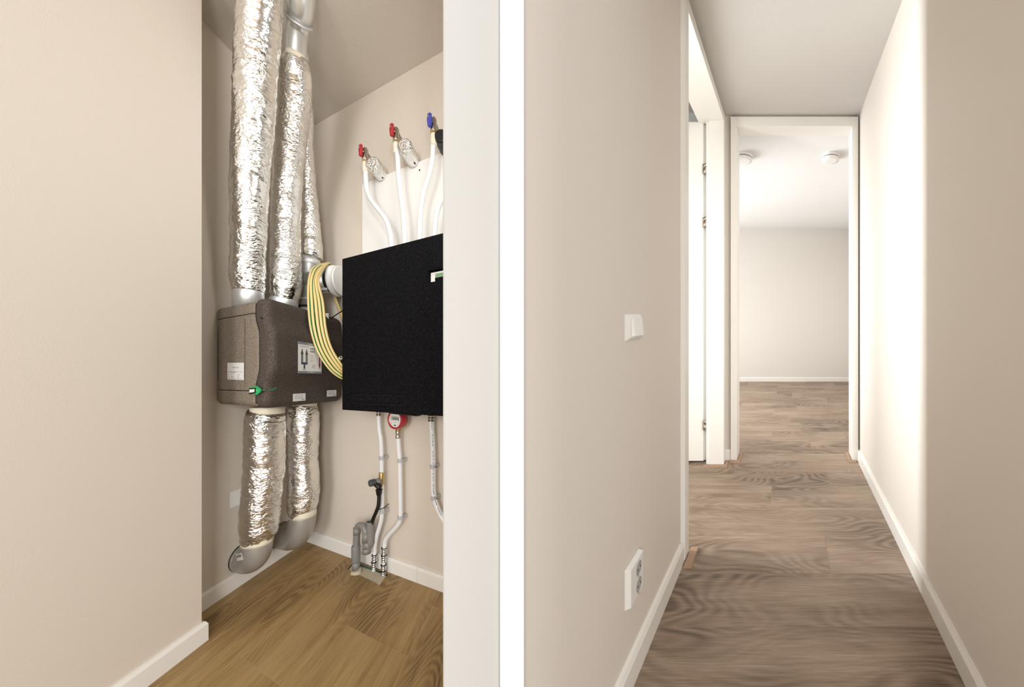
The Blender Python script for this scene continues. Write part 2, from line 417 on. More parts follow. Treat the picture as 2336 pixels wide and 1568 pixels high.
# side room behind the left doorway
mb = MB(); mb.prism([(-0.080, 1.44), (0.545, 1.335), (0.56, 1.375), (-0.080, 1.475)], 0.0, 3.2); struct(mb.build('wall_side_near', M['wall_grey']))
struct(MB().prism([(-0.116, 2.345), K(-0.50, 2.345, 0)[:2], K(-0.50, 2.40, 0)[:2], (-0.116, 2.40)], 0.1, 3.3).build('wall_side_far', M['wall_grey']))
mb = MB(); mb.box(-0.116, -0.075, 1.63, 2.40, 0.1, 3.2); mb.box(-0.116, -0.075, 1.46, 1.63, 0.1, 0.62); mb.box(-0.116, -0.075, 1.46, 1.63, 2.65, 3.2); struct(mb.build('wall_side_left', M['wall_grey']))
mb = MB(); mb.box(-0.100, -0.078, 1.465, 1.485, 0.62, 2.65); mb.box(-0.100, -0.078, 1.62, 1.64, 0.62, 2.65); mb.box(-0.100, -0.078, 1.485, 1.62, 0.62, 0.645); mb.box(-0.100, -0.078, 1.485, 1.62, 2.625, 2.65); struct(mb.build('window_2', M['trim']))
p = [(-0.11, 1.30), K(-0.55, 1.30, 0)[:2], K(-0.55, 2.40, 0)[:2], (-0.11, 2.40)]
mb = MB(); mb.hexa([(x, y, KR * y + 2.50) for x, y in p] + [(x, y, KR * y + 2.6) for x, y in p]); struct(mb.build('ceiling', M['ceiling']))
struct(khex(-1.5, -0.50, 2.33, 2.346, -0.004, 0.078).build('baseboard_side_far', M['trim']))

# corridor planks: laid across, one object per board
def kplank(s0, s1, Y0, Y1, i):
    g = 0.0009; off = i * 1.93
    khex(s0 + g, s1 - g, Y0 + g, Y1 - g, -0.012, 0.0, lambda p: (p[0] - KS * p[1] + off, p[1] + off * 2.1)).build('plank', M['hall_wood'], hall)
i = 0
joints = {8: [0.266], 7: [-0.085], 6: [], 5: [0.18], 4: [], 3: []}
W = 0.2137; Y8 = 1.905
for r in range(2, 22):
    Y0 = Y8 + (r - 8) * W
    if Y0 > YF: break
    Y1 = min(Y0 + W, YF + 0.02)
    lo, hi = (-0.50, 0.60) if Y1 < 1.4 else ((-0.072 - KS * Y0, 0.60) if Y1 < 2.35 else (-1.45, 1.35))
    if r in joints: cuts = joints[r]
    else:
        c = -1.4 + random.random() * 0.55; cuts = []
        while c < 1.3:
            if c > lo + .1 and c < hi - .1: cuts.append(c)
            c += 0.62 if r > 8 else 1.2
    e = [lo] + [c for c in cuts if lo < c < hi] + [hi]
    for a, b in zip(e[:-1], e[1:]): kplank(a, b, Y0, Y1, i); i += 1
for r in range(-2, 2):
    Y0 = Y8 + (r - 8) * W; kplank(-0.1, 1.0, Y0, Y0 + W, i); i += 1

# ------------------------------------------------------------------ door frames and the open door
fr = thing('door_frame', K(0.06, YE + 0.05, 0), 'white door frame at the end of the corridor, opening to the bright empty room', 'door frame')
khex(su(1667.5, YE), OL, YE - 0.014, YE + 0.105, 0, 2.42).build('jamb', M['trim'], fr, 0.0015)
khex(OR_, 0.508, YE - 0.014, YE + 0.105, 0, 2.42).build('jamb', M['trim'], fr, 0.0015)
khex(OL, OR_, YE - 0.013, YE + 0.105, 2.353, 2.42).build('head', M['trim'], fr, 0.0015)
fs = thing('door_frame', K(-0.47, 1.77, 0), 'white door frame of the side doorway in the left corridor wall', 'door frame')
khex(-0.604, -0.424, 1.329, 1.377, 0, 2.357).build('jamb', M['trim'], fs, 0.0015)
khex(-0.524, -0.424, 2.154, 2.20, 0, 2.357).build('jamb', M['trim'], fs, 0.0015)
khex(-0.548, -0.524, 2.168, 2.20, 0, 2.357).build('door_stop', M['trim'], fs, 0.001)
khex(-0.604, -0.424, 1.329, 2.20, 2.357, 2.41).build('head', M['trim'], fs, 0.0015)
door = struct(khex(-1.30, -0.572, 2.19, 2.23, 0.012, 2.368).build('door_1', M['trim'], None, 0.002))
khex(-0.574, -0.5535, 2.206, 2.229, 0.012, 2.362).build('rebate_lip', M['trim'], door)
for v in (384, 506, 971):
    Yh = 2.178; c = K(su(1609.2, Yh), Yh, hv(v, Yh)); L = 0.034
    hb_ = MB(); hb_.tube([(c[0], c[1], c[2] - L), (c[0], c[1], c[2] + 0.008)], 0.0072, 12); hb_.tube([(c[0], c[1], c[2] + 0.011), (c[0], c[1], c[2] + L)], 0.006, 12)
    hb_.box(c[0] - 0.016, c[0], c[1] + 0.004, c[1] + 0.008, c[2] - L, c[2] + L)
    hb_.build('hinge', M['nickel'], door)
# brown off-cut strips tucked round the feet of the frames
def strip(label, loc, boxes):
    t = thing('floor_strip', loc, label, 'floor strip', 'brown edging strips round the door frame feet')
    for b in boxes:
        mb = MB(); s0, s1, Y0, Y1 = b
        mb.hexa([K(s0, Y0, 0), K(s1, Y0, 0), K(s1, Y1, 0), K(s0, Y1, 0), K(s0 + .003, Y0 + .003, .009), K(s1 - .003, Y0 + .003, .009), K(s1 - .003, Y1 - .003, .009), K(s0 + .003, Y1 - .003, .009)])
        mb.build('strip', M['strip'], t)
strip('brown edging strip round the far foot of the side door frame', K(-0.47, 2.14, 0), [(-0.565, -0.398, 2.126, 2.152), (-0.422, -0.398, 2.154, 2.205)])
strip('brown edging strip round the left foot of the end door frame', K(-0.36, 2.2, 0), [(-0.398, -0.318, 2.188, 2.214), (-0.342, -0.318, 2.216, 2.34)])
strip('brown edging strip round the right foot of the end door frame', K(0.46, 2.2, 0), [(0.435, 0.492, 2.188, 2.214), (0.438, 0.463, 2.216, 2.34)])
strip('brown edging strip beside the near foot of the side door frame', K(-0.40, 1.36, 0), [(-0.422, -0.385, 1.290, 1.40)])

# ------------------------------------------------------------------ corridor fittings
def kfrustum(s0, s1, Y0, Y1, h0, h1, iy, ih, mb=None):
    mb = mb or MB()
    r0 = [K(s0, Y0, h0), K(s0, Y1, h0), K(s0, Y1, h1), K(s0, Y0, h1)]
    r1 = [K(s1, Y0 + iy, h0 + ih), K(s1, Y1 - iy, h0 + ih), K(s1, Y1 - iy, h1 - ih), K(s1, Y0 + iy, h1 - ih)]
    return mb.loft([r0, r1], True, False)
sw = thing('light_switch', K(SL, 0.913, 0.965), 'white single rocker light switch on the left corridor wall', 'light switch')
kfrustum(SL, -0.4325, 0.868, 0.960, 0.966, 1.043, 0.011, 0.010).build('frame', M['white'], sw, 0.0015)
mb = MB()
mb.loft([[K(-0.434, 0.885, 0.9785), K(-0.434, 0.944, 0.9785), K(-0.434, 0.944, 1.0315), K(-0.434, 0.885, 1.0315)],
         [K(-0.4235, 0.887, 0.980), K(-0.4235, 0.942, 0.980), K(-0.4285, 0.942, 1.030), K(-0.4285, 0.887, 1.030)]], True, False)
mb.build('rocker', M['white'], sw, 0.001)
sk = thing('wall_socket', K(SL, 0.909, 0.225), 'white double wall socket low on the left corridor wall above the skirting', 'socket')
kfrustum(SL, -0.4275, 0.868, 0.950, 0.2245, 0.338, 0.004, 0.004).build('plate', M['white'], sk, 0.002)
for hc in (0.3055, 0.2575):
    yc = 0.917; r = 0.0205
    ring = lambda s, rr: [K(s, yc + rr * math.cos(a) * 0.86, hc + rr * math.sin(a)) for a in [2 * math.pi * j / 24 for j in range(24)]]
    well = MB().loft([ring(-0.4272, r * 1.06), ring(-0.4262, r), ring(-0.4270, r * .95)], False).build('socket_ring', M['white'], sk)
    MB().loft([ring(-0.4272, r * .95), ring(-0.4268, r * .93)], True).build('socket_well', M['inklight'], well)
    for sg in (-1, 1):
        MB().tube([K(-0.4272, yc + sg * 0.008, hc), K(-0.4262, yc + sg * 0.008, hc)], 0.0026, 10).build('pin_hole', M['dark'], well)
    MB().tube([K(-0.427, yc - .006, hc - 0.0185), K(-0.4245, yc - .006, hc - 0.0185)], 0.0032, 10).build('earth_clip', M['nickel'], well)
for u, lb in ((1895, 'round white smoke detector on the far ceiling, right of the two, whole in view'), (1697, 'round white smoke detector on the far ceiling, partly behind the left door jamb')):
    Yd = 2.70; hd = 2.40 - 0.0443 * (Yd - 2.30); c = Vector(K(su(u, Yd), Yd, hd))
    t = thing('smoke_detector', c, lb, 'smoke detector', 'smoke detectors on the far room ceiling')
    R = 0.076
    def rg(r, z): return [K(su(u, Yd) + r * math.cos(a), Yd + r * math.sin(a), hd + z) for a in [2 * math.pi * j / 40 for j in range(40)]]
    MB().loft([rg(R, 0.02), rg(R, -0.012), rg(R * .96, -0.018)], True).build('base', M['white'], t)
    MB().loft([rg(R * .82, -0.018), rg(R * .82, -0.027)], True).build('sounder_gap', M['dark'], t)
    MB().loft([rg(R * .93, -0.024), rg(R * .97, -0.030), rg(R * .9, -0.043), rg(R * .6, -0.047)], True).build('cap', M['white'], t)

# ------------------------------------------------------------------ heat recovery unit on the left closet wall
A2 = (lambda v: V2(v.x, v.y))(LW(493, 867, 0.003))
Z0, Z1 = 0.934, 1.394
U_LEN = 0.512
def ha_(a, t): p = A2 + E2 * a + E1 * t; return p
def h3(a, t, z): p = ha_(a, t); return (p.x, p.y, z)
def h_at(u, a): return solve(u, A2 + E2 * a, E1)             # run along the unit where column u meets depth a
def bulge(z):
    f = (Z1 - z) / (Z1 - Z0)
    ss = lambda a, b, x: max(0, min(1, (x - a) / (b - a))) ** 2 * (3 - 2 * max(0, min(1, (x - a) / (b - a))))
    return ss(0.15, 0.33, f) * (1 - ss(0.62, 0.84, f))
def rloop(a0, a1, t0, t1, rb, rf, n=6):
    pts = []
    def arc(ca, ct, r, s):
        for k in range(n + 1):
            th = s + (math.pi / 2) * k / n
            pts.append((ca + r * math.cos(th), ct + r * math.sin(th)))
    arc(a1 - rf, t1 - rf, rf, 0); arc(a0 + rb, t1 - rb, rb, math.pi / 2)
    arc(a0 + rb, t0 + rb, rb, math.pi); arc(a1 - rf, t0 + rf, rf, 1.5 * math.pi)
    return pts
def shell(name, mt, parent, a0f, a1f, z0, z1, re0, re1, rb, rf, front_round, t0=0.0, t1=U_LEN):
    levels = []
    n = 6
    if re0 > 0: levels += [(z0 + re0 * (1 - math.sin(k / n * math.pi / 2)), re0 * (1 - math.cos(k / n * math.pi / 2))) for k in range(n, 0, -1)][::1]
    else: levels.append((z0, 0))
    for k in range(0, 25):
        z = (z0 + re0) + (z1 - re1 - z0 - re0) * k / 24
        levels.append((z, 0))
    if re1 > 0: levels += [(z1 - re1 * (1 - math.sin(k / n * math.pi / 2)), re1 * (1 - math.cos(k / n * math.pi / 2))) for k in range(1, n + 1)]
    out = []
    seen = -1
    for z, ins in levels:
        if z <= seen: z = seen + 1e-5
        seen = z
        a0, a1 = a0f(z), a1f(z) - (ins if front_round else 0)
        out.append([h3(a, t, z) for a, t in rloop(a0, a1, t0 + ins, t1 - ins, rb, max(0.004, rf - ins * .3))])
    return MB().loft(out, True, True).build(name, M[mt], parent)
hru = thing('heat_recovery_unit', h3(0.0, 0.25, Z0), 'brown-grey foam heat recovery unit hung on the left closet wall between silver ducts', 'ventilation unit')
seam = lambda z: 0.338 + 0.030 * bulge(z)
front = lambda z: 0.425 + 0.042 * bulge(z)
shell('lower_shell', 'epp', hru, lambda z: 0.0, seam, Z0, 1.001, 0.03, 0, 0.012, 0.010, False)
shell('middle_shell', 'epp', hru, lambda z: 0.0, seam, 1.0045, 1.334, 0, 0, 0.012, 0.010, False)
shell('upper_shell', 'epp', hru, lambda z: 0.0, seam, 1.3375, Z1, 0, 0.03, 0.012, 0.010, False)
shell('front_cover', 'epp_front', hru, lambda z: seam(z) + 0.010, front, Z0 - 0.006, Z1 + 0.006, 0.034, 0.034, 0.010, 0.040, True, 0.0, U_LEN + 0.004)
shell('seam_shade_core', 'dark', hru, lambda z: 0.02, lambda z: seam(z) + 0.012, Z0 + 0.015, Z1 - 0.015, 0, 0, 0.004, 0.004, False, 0.007, U_LEN - 0.007)  # dark core behind the shell seam, deepens the shade in the gap
# flat recessed field edge on the side shell
mb = MB(); z = (1.03, 1.31)
for a0, a1, zz0, zz1 in ((0.018, 0.021, 1.05, 1.30), (0.262, 0.2645, 1.02, 1.32)):
    MB().hexa([h3(a0, -0.0012, zz0), h3(a1, -0.0012, zz0), h3(a1, 0.002, zz0), h3(a0, 0.002, zz0), h3(a0, -0.0012, zz1), h3(a1, -0.0012, zz1), h3(a1, 0.002, zz1), h3(a0, 0.002, zz1)]).build('rib', M['epp_front'], hru)

# stickers: thin paper with printed marks; o + x*U + y*V spans the paper, W is its outward normal
def sheet(mb, o, U, Vv, x0, x1, y0, y1, d):
    o, U, Vv = Vector(o), Vector(U), Vector(Vv); n = U.cross(Vv).normalized()
    P = lambda x, y, e: tuple(o + U * x + Vv * y + n * e)
    return mb.hexa([P(x0, y0, d - .0006), P(x1, y0, d - .0006), P(x1, y1, d - .0006), P(x0, y1, d - .0006), P(x0, y0, d), P(x1, y0, d), P(x1, y1, d), P(x0, y1, d)])
def poly(mb, o, U, Vv, pts, d):
    o, U, Vv = Vector(o), Vector(U), Vector(Vv); n = U.cross(Vv).normalized()
    b = [tuple(o + U * x + Vv * y + n * (d - .0004)) for x, y in pts]; t = [tuple(o + U * x + Vv * y + n * d) for x, y in pts]
    return mb.loft([b, t], True, False)
def ring_mark(mb, o, U, Vv, cx, cy, r, w, d, a0=0.6, a1=5.6, asp=1.0):
    n = 18
    for k in range(n):
        a, b = a0 + (a1 - a0) * k / n, a0 + (a1 - a0) * (k + 1) / n
        poly(mb, o, U, Vv, [(cx + r * math.cos(a) * asp, cy + r * math.sin(a)), (cx + (r + w) * math.cos(a) * asp, cy + (r + w) * math.sin(a)), (cx + (r + w) * math.cos(b) * asp, cy + (r + w) * math.sin(b)), (cx + r * math.cos(b) * asp, cy + r * math.sin(b))], d)
def lettering(name, text, o, U, Vv, x, y, size, d, mt, parent, depth=0.0003, align='LEFT', wide=1.0):
    cu = bpy.data.curves.new(name, 'FONT'); cu.body = text; cu.size = 1.0; cu.extrude = 0; cu.align_x = align
    cu.resolution_u = 2
    tmp = bpy.data.objects.new('tmp', cu); COL.objects.link(tmp)
    dg = bpy.context.evaluated_depsgraph_get(); me0 = bpy.data.meshes.new_from_object(tmp.evaluated_get(dg))
    o, U, Vv = Vector(o), Vector(U), Vector(Vv); n = U.cross(Vv).normalized(); lu = U.length; lv = Vv.length
    un, vn = U / lu, Vv / lv
    mb = MB()
    vs = [o + U * x + Vv * y + un * (v.co.x * size * wide) + vn * (v.co.y * size) + n * d for v in me0.vertices]
    fs = [tuple(p.vertices) for p in me0.polygons]
    mb.add(vs, fs)
    if depth > 0:
        mb.add([v + n * depth for v in vs], fs)
    bpy.data.objects.remove(tmp); bpy.data.meshes.remove(me0); bpy.data.curves.remove(cu)
    return mb.build(name, M[mt], parent)

def hru_side(u, v): return on(u, v, A2 - E1 * 0.0012, E2)
def hru_front(u, v, a=0.4675): return on(u, v, A2 + E2 * a, E1)
# sticker on the side shell
o = hru_side(519.5, 866); U = hru_side(557, 867.5) - o; Vv = hru_side(519.5, 828) - o; Vv = Vector((0, 0, Vv.z))
st_ = sheet(MB(), o, U, Vv, 0, 1, 0, 1, 0.0012).build('side_label', M['paper'], hru)
mb = MB()
sheet(mb, o, U, Vv, 0.04, 0.94, 0.475, 0.490, 0.0016)
for y, a, b in ((0.42, 0.06, 0.13), (0.42, 0.2, 0.58), (0.29, 0.06, 0.16), (0.29, 0.22, 0.32), (0.16, 0.06, 0.15), (0.16, 0.22, 0.40)):
    n_ = int((b - a) / 0.035)
    for j in range(max(2, n_)): sheet(mb, o, U, Vv, a + j * 0.035, a + j * 0.035 + 0.022, y - 0.02, y + 0.02, 0.0016)
for j in range(22): sheet(mb, o, U, Vv, 0.05 + j * 0.04, 0.075 + j * 0.04, 0.05, 0.07, 0.0016)
ring_mark(mb, o, U, Vv, 0.74, 0.22, 0.085, 0.018, 0.0016, 1.2, 4.6)
mb.build('print', M['inkgrey'], st_)['kind'] = 'stuff'
lettering('label_text', '4.01.02, 1 week', o, U, Vv, 0.5, 0.69, 0.0085, 0.0016, 'ink', st_, 0, 'CENTER')
# big arrow label on the front cover
o = hru_front(679.5, 852); e_ = hru_front(733, 853.5); U = Vector((e_.x - o.x, e_.y - o.y, 0)); Vv = Vector((0, 0, hru_front(679.5, 779).z - o.z))
lab = sheet(MB(), o, U, Vv, 0, 1, 0, 1, 0.0015).build('airflow_label', M['paper'], hru)
mb = MB(); sheet(mb, o, U, Vv, 0, 1, 0.92, 1.0, 0.002); sheet(mb, o, U, Vv, 0, 1, 0, 0.075, 0.002)
for j in range(8): sheet(mb, o, U, Vv, 0.05 + j * 0.05, 0.085 + j * 0.05, 0.855, 0.875, 0.002)
for y in (0.60, 0.55, 0.50, 0.44, 0.39): sheet(mb, o, U, Vv, 0.48, 0.62, y, y + 0.008, 0.002)
ring_mark(mb, o, U, Vv, 0.65, 0.24, 0.045, 0.012, 0.002, 0.9, 5.2, 1.3)
for k in range(4): sheet(mb, o, U, Vv, 0.63 + 0.02 * k, 0.642 + 0.02 * k, 0.235, 0.25, 0.002)
for k in range(6): sheet(mb, o, U, Vv, 0.49 + 0.07 * (k % 3), 0.54 + 0.07 * (k % 3), 0.70 + 0.09 * (k // 3), 0.76 + 0.09 * (k // 3), 0.002)
for j in range(5): sheet(mb, o, U, Vv, 0.17 + j * 0.03, 0.19 + j * 0.03, 0.11, 0.13, 0.002)
mb.build('print', M['inkgrey'], lab)['kind'] = 'stuff'
mb = MB()
for cx in (0.15, 0.335):
    poly(mb, o, U, Vv, [(cx - 0.055, 0.61), (cx + 0.055, 0.61), (cx, 0.80)], 0.0024)
    sheet(mb, o, U, Vv, cx - 0.036, cx - 0.012, 0.36, 0.62, 0.0024); sheet(mb, o, U, Vv, cx + 0.012, cx + 0.036, 0.36, 0.62, 0.0024)
    for j in range(6): sheet(mb, o, U, Vv, cx - 0.012, cx + 0.012, 0.40 + j * 0.037, 0.413 + j * 0.037, 0.0024)
sheet(mb, o, U, Vv, 0.114, 0.371, 0.29, 0.36, 0.0024); sheet(mb, o, U, Vv, 0.213, 0.272, 0.15, 0.29, 0.0024)
mb.build('supply_arrows', M['ink'], lab)
mb = MB(); poly(mb, o, U, Vv, [(0.90, 0.16), (0.945, 0.33), (0.855, 0.33)], 0.0024); sheet(mb, o, U, Vv, 0.875, 0.925, 0.33, 0.55, 0.0024); mb.build('exhaust_arrow', M['inkred'], lab)
mb = MB()
for j in range(7): sheet(mb, o, U, Vv, 0.38 + j * 0.042, 0.408 + j * 0.042, 0.03, 0.045, 0.0024)
for j in range(5): sheet(mb, o, U, Vv, 0.38 + j * 0.042, 0.408 + j * 0.042, 0.952, 0.967, 0.0024)
mb.build('print_white', M['paper'], lab)['kind'] = 'stuff'
for (u0, v0, u1, v1, hh) in ((667.3, 916.5, 696, 914, 17.5), (745, 905.5, 766.5, 903, 14.5)):
    aa = 0.4275
    o = hru_front(u0, v0, aa); e_ = hru_front(u1, v1, aa); U = Vector((e_.x - o.x, e_.y - o.y, 0)); Vv = Vector((0, 0, hh / F * o.y))
    sl = sheet(MB(), o, U, Vv, 0, 1, 0, 1, 0.0022).build('small_label', M['paper'], hru)
    mb = MB()
    for y in (0.3, 0.45, 0.6, 0.8): sheet(mb, o, U, Vv, 0.15, 0.8, y, y + 0.03, 0.0027)
    for j in range(6): sheet(mb, o, U, Vv, 0.68 + j * 0.04, 0.70 + j * 0.04, 0.12, 0.26, 0.0027)
    mb.build('print', M['inkgrey'], sl)['kind'] = 'stuff'
# green tag seal across the seam
c = hru_side(583, 891) - Vector((E1.x, E1.y, 0)) * 0.007
ux = Vector((E2.x, E2.y, 0)); uz = Vector((0, 0, 1)); o = c
sl = MB(); poly(sl, o, ux, uz, [(-0.030, -0.014), (0.032, -0.018), (0.062, -0.006), (0.062, 0.008), (0.03, 0.020), (-0.030, 0.012)], 0.004)
sl = sl.build('tag_seal', M['green'], hru)
poly(MB(), o, ux, uz, [(-0.028, -0.017), (0.022, -0.011), (0.024, 0.012), (-0.027, 0.009)], 0.006).build('tag_face', M['black'], sl)
poly(MB(), o, ux, uz, [(-0.024, -0.010), (0.016, -0.006), (0.018, 0.006), (-0.022, 0.004)], 0.0066).build('tag_print', M['paper'], sl)
MB().tube([tuple(o + ux * 0.048 + Vector((0, 0, .001))), tuple(o + ux * 0.048 - Vector((E1.x, E1.y, 0)) * .012)], 0.008, 14).build('tag_lock', M['green'], sl)
mb = MB(); tp = [o + ux * 0.05, hru_front(600, 889.5, .462) + ux * .012, hru_front(616, 890, .47) + ux * .004, hru_front(623, 889, .472) + ux * .004, hru_front(630, 884, .474) + ux * .005]
mb.tube(tp, 0.0016, 6); mb.build('tie_tail', M['green'], sl); mb = MB(); mb.tube([o + ux * -0.03, o + ux * -0.045 + uz * .006, o + ux * -0.05 + uz * .006 + Vector((E1.x, E1.y, 0)) * .008], 0.0012, 6); mb.build('tie_tail', M['green'], sl)
MB().tube([hru_front(597, 726, .40) , hru_front(597, 726, .40) - Vector((E1.x, E1.y, 0)) * .003], 0.004, 8).build('screw_hole', M['dark'], hru)

# ------------------------------------------------------------------ foil ducts
def stretch(X, Y): return math.sqrt(1 + (X / Y) ** 2)
def duct_curve(pts, per=10):
    P = []; R = []
    for u, v, Y, w in pts:
        p = px(u, v, Y); P.append(p); R.append(w / 2 / F * Y / stretch(p.x, p.y))
    return smooth_path(P, per), smooth_vals(R, per)
def resample(P, R, step):
    Q = [P[0]]; S = [R[0]]; acc = 0
    L = [0]
    for a, b in zip(P[:-1], P[1:]): L.append(L[-1] + (b - a).length)
    n = max(2, int(L[-1] / step)); j = 0; Q = []; S = []
    for k in range(n + 1):
        d = L[-1] * k / n
        while j < len(L) - 2 and L[j + 1] < d: j += 1
        t = (d - L[j]) / max(1e-9, L[j + 1] - L[j])
        Q.append(P[j].lerp(P[j + 1], t)); S.append(R[j] + (R[j + 1] - R[j]) * t)
    return Q, S
def crumple(amp, seed):
    off = Vector((seed * 3.1, seed * 1.7, 0))
    def f(q, t, a):
        p = Vector((q.x, q.y, q.z * 1.6)) + off
        d1, _ = noise.voronoi(p * 21); d2, _ = noise.voronoi(p * 48)
        w = noise.noise(p * 9)
        return amp * (0.9 * (d1[0] - 0.45) + 0.45 * (d2[0] - 0.4) + 0.7 * w + 0.30 * noise.noise(Vector((p.x * 12, p.y * 12, p.z * 75))))
    return f
def duct(label, pts, seed, amp=0.0055, step=0.006, n=84):
    P, R = duct_curve(pts); Q, S = resample(P, R, step)
    c = Q[0]
    t = thing('foil_duct', c, label, 'duct', 'foil insulated ducts')
    MB().tube(Q, S, n, True, True, disp=crumple(amp, seed)).build('foil_sleeve', M['foil'], t)
    return t, Q, S
def band(name, P0, P1, r, mt, parent, n=40, disp=None, m=3):
    P0, P1 = Vector(P0), Vector(P1)
    return MB().tube([P0.lerp(P1, k / m) for k in range(m + 1)], r, n, True, True, disp=disp).build(name, M[mt], parent)
def collar(u, v0, v1, a, w, parent, name='collar', mt='zinc'):
    t = h_at(u, a); p = ha_(a, t); r = w / 2 / F * p.y / stretch(p.x, p.y)
    za, zb = EYE - (v0 - HZ) / F * p.y, EYE - (v1 - HZ) / F * p.y
    mb = MB(); mb.tube([(p.x, p.y, za), (p.x, p.y, zb - 0.006), (p.x, p.y, zb)], [r, r, r * 0.97], 48)
    return mb.build(name, M[mt], parent), p, r, za, zb

a1 = 0.16; t1 = h_at(567, a1); p1 = ha_(a1, t1)
d1, Q, S = duct('wide foil duct at the left, rising out of the frame from the unit', [(567, 667, p1.y, 77), (567, 645, p1.y, 83), (566, 600, p1.y - .01, 84), (567, 540, p1.y - .03, 86), (569, 440, p1.y - .06, 91), (575, 330, p1.y - .10, 97), (581, 250, p1.y - .135, 101), (585, 150, p1.y - .18, 104), (591, 60, p1.y - .235, 106), (596, -60, p1.y - .30, 110)], 1)
collar(567, 705, 664, a1, 76, hru)
a2 = 0.22; t2 = h_at(647, a2); p2 = ha_(a2, t2); y2 = p2.y
d2, Q2, S2 = duct('foil duct in the middle, hanging from a bent galvanised pipe', [(647, 684, y2, 64), (652, 660, y2, 73), (652, 620, y2, 75), (651, 550, y2, 70), (653, 470, y2 - .01, 69), (658, 380, y2 - .04, 71), (667, 300, y2 - .09, 73), (673, 240, y2 - .13, 75), (676, 180, y2 - .18, 74), (675, 150, y2 - .205, 70), (674, 128, y2 - .22, 58)], 2)
collar(647, 712, 682, a2, 68, hru)
yt = y2 - .225
gp = thing('galvanised_pipe', px(676, 60, yt), 'bent galvanised steel pipe at the ceiling above the middle duct', 'pipe')
r2 = 53 / 2 / F * yt / 1.22
band('tape', px(673.5, 137, yt + .005), px(673.5, 125, yt), r2 * 1.05, 'cream', d2, 48)
mb = MB(); mb.tube(smooth_path([px(673, 135, yt + .004), px(675, 100, yt - .01), px(678, 70, yt - .02), px(681, 45, yt - .045)], 5), r2, 48); mb.build('lower_bend', M['galv'], gp)
mb = MB(); rt = 66 / 2 / F * (yt - .10) / 1.2
mb.tube([px(682, 50, yt - .045), px(684, 20, yt - .075), px(687.5, -10, yt - .10), px(690, -50, yt - .13)], [r2 * 1.03, rt, rt, rt], 48); mb.build('upper_section', M['galv'], gp)
mb = MB(); mb.tube([px(682, 51, yt - .044), px(682.4, 44, yt - .051)], rt * 1.04, 48); mb.build('joint_ring', M['zinc'], gp)
a3 = 0.235; t3 = h_at(706, a3); p3 = ha_(a3, t3); y3 = p3.y
d3, Q3, S3 = duct('slim foil duct at the right, behind the middle one and above the steel tee', [(709, 590, y3, 52), (710, 575, y3, 56), (708, 530, y3 - .01, 50), (703, 450, y3 - .03, 44), (698, 360, y3 - .09, 40), (695, 280, y3 - .15, 40), (690, 200, y3 - .20, 40), (684, 120, y3 - .26, 42), (683, 92, y3 - .27, 42)], 3, step=0.007, n=64)
# lower ducts
a4 = 0.20; t4 = h_at(610, a4); p4 = ha_(a4, t4); y4 = p4.y
d4, Q4, S4 = duct('foil duct below the unit at the left, ending in the grey elbow with the sticker', [(611, 940, y4, 80), (609, 948, y4, 90), (605, 965, y4, 97), (604, 1050, y4, 98), (599, 1110, y4, 97), (594, 1170, y4, 97), (591, 1205, y4, 94), (588, 1222, y4, 82), (587, 1236, y4, 76)], 4)
band('tape', px(611, 928, y4), px(611, 944, y4), 81 / 2 / F * y4 / stretch(p4.x, p4.y), 'cream', d4, 48, crumple(.004, 9))
band('tape', px(587.5, 1222, y4), px(587, 1238, y4), 78 / 2 / F * y4 / stretch(p4.x, p4.y), 'cream', d4, 48, crumple(.004, 10))
a5 = 0.21; t5 = h_at(692, a5); p5 = ha_(a5, t5); y5 = p5.y
d5, Q5, S5 = duct('short foil duct below the unit at the right, nearer the closet corner', [(692, 922, y5, 66), (690, 936, y5, 76), (690, 960, y5, 80), (691, 1040, y5, 73), (692, 1080, y5, 74), (693, 1120, y5, 76), (691, 1150, y5, 72), (690, 1165, y5, 66), (690, 1178, y5, 64)], 5)
band('tape', px(692, 915, y5), px(692, 928, y5), 66 / 2 / F * y5 / stretch(p5.x, p5.y), 'cream', d5, 48, crumple(.004, 11))
band('tape', px(690, 1164, y5), px(690, 1177, y5), 66 / 2 / F * y5 / stretch(p5.x, p5.y), 'cream', d5, 48, crumple(.004, 12))
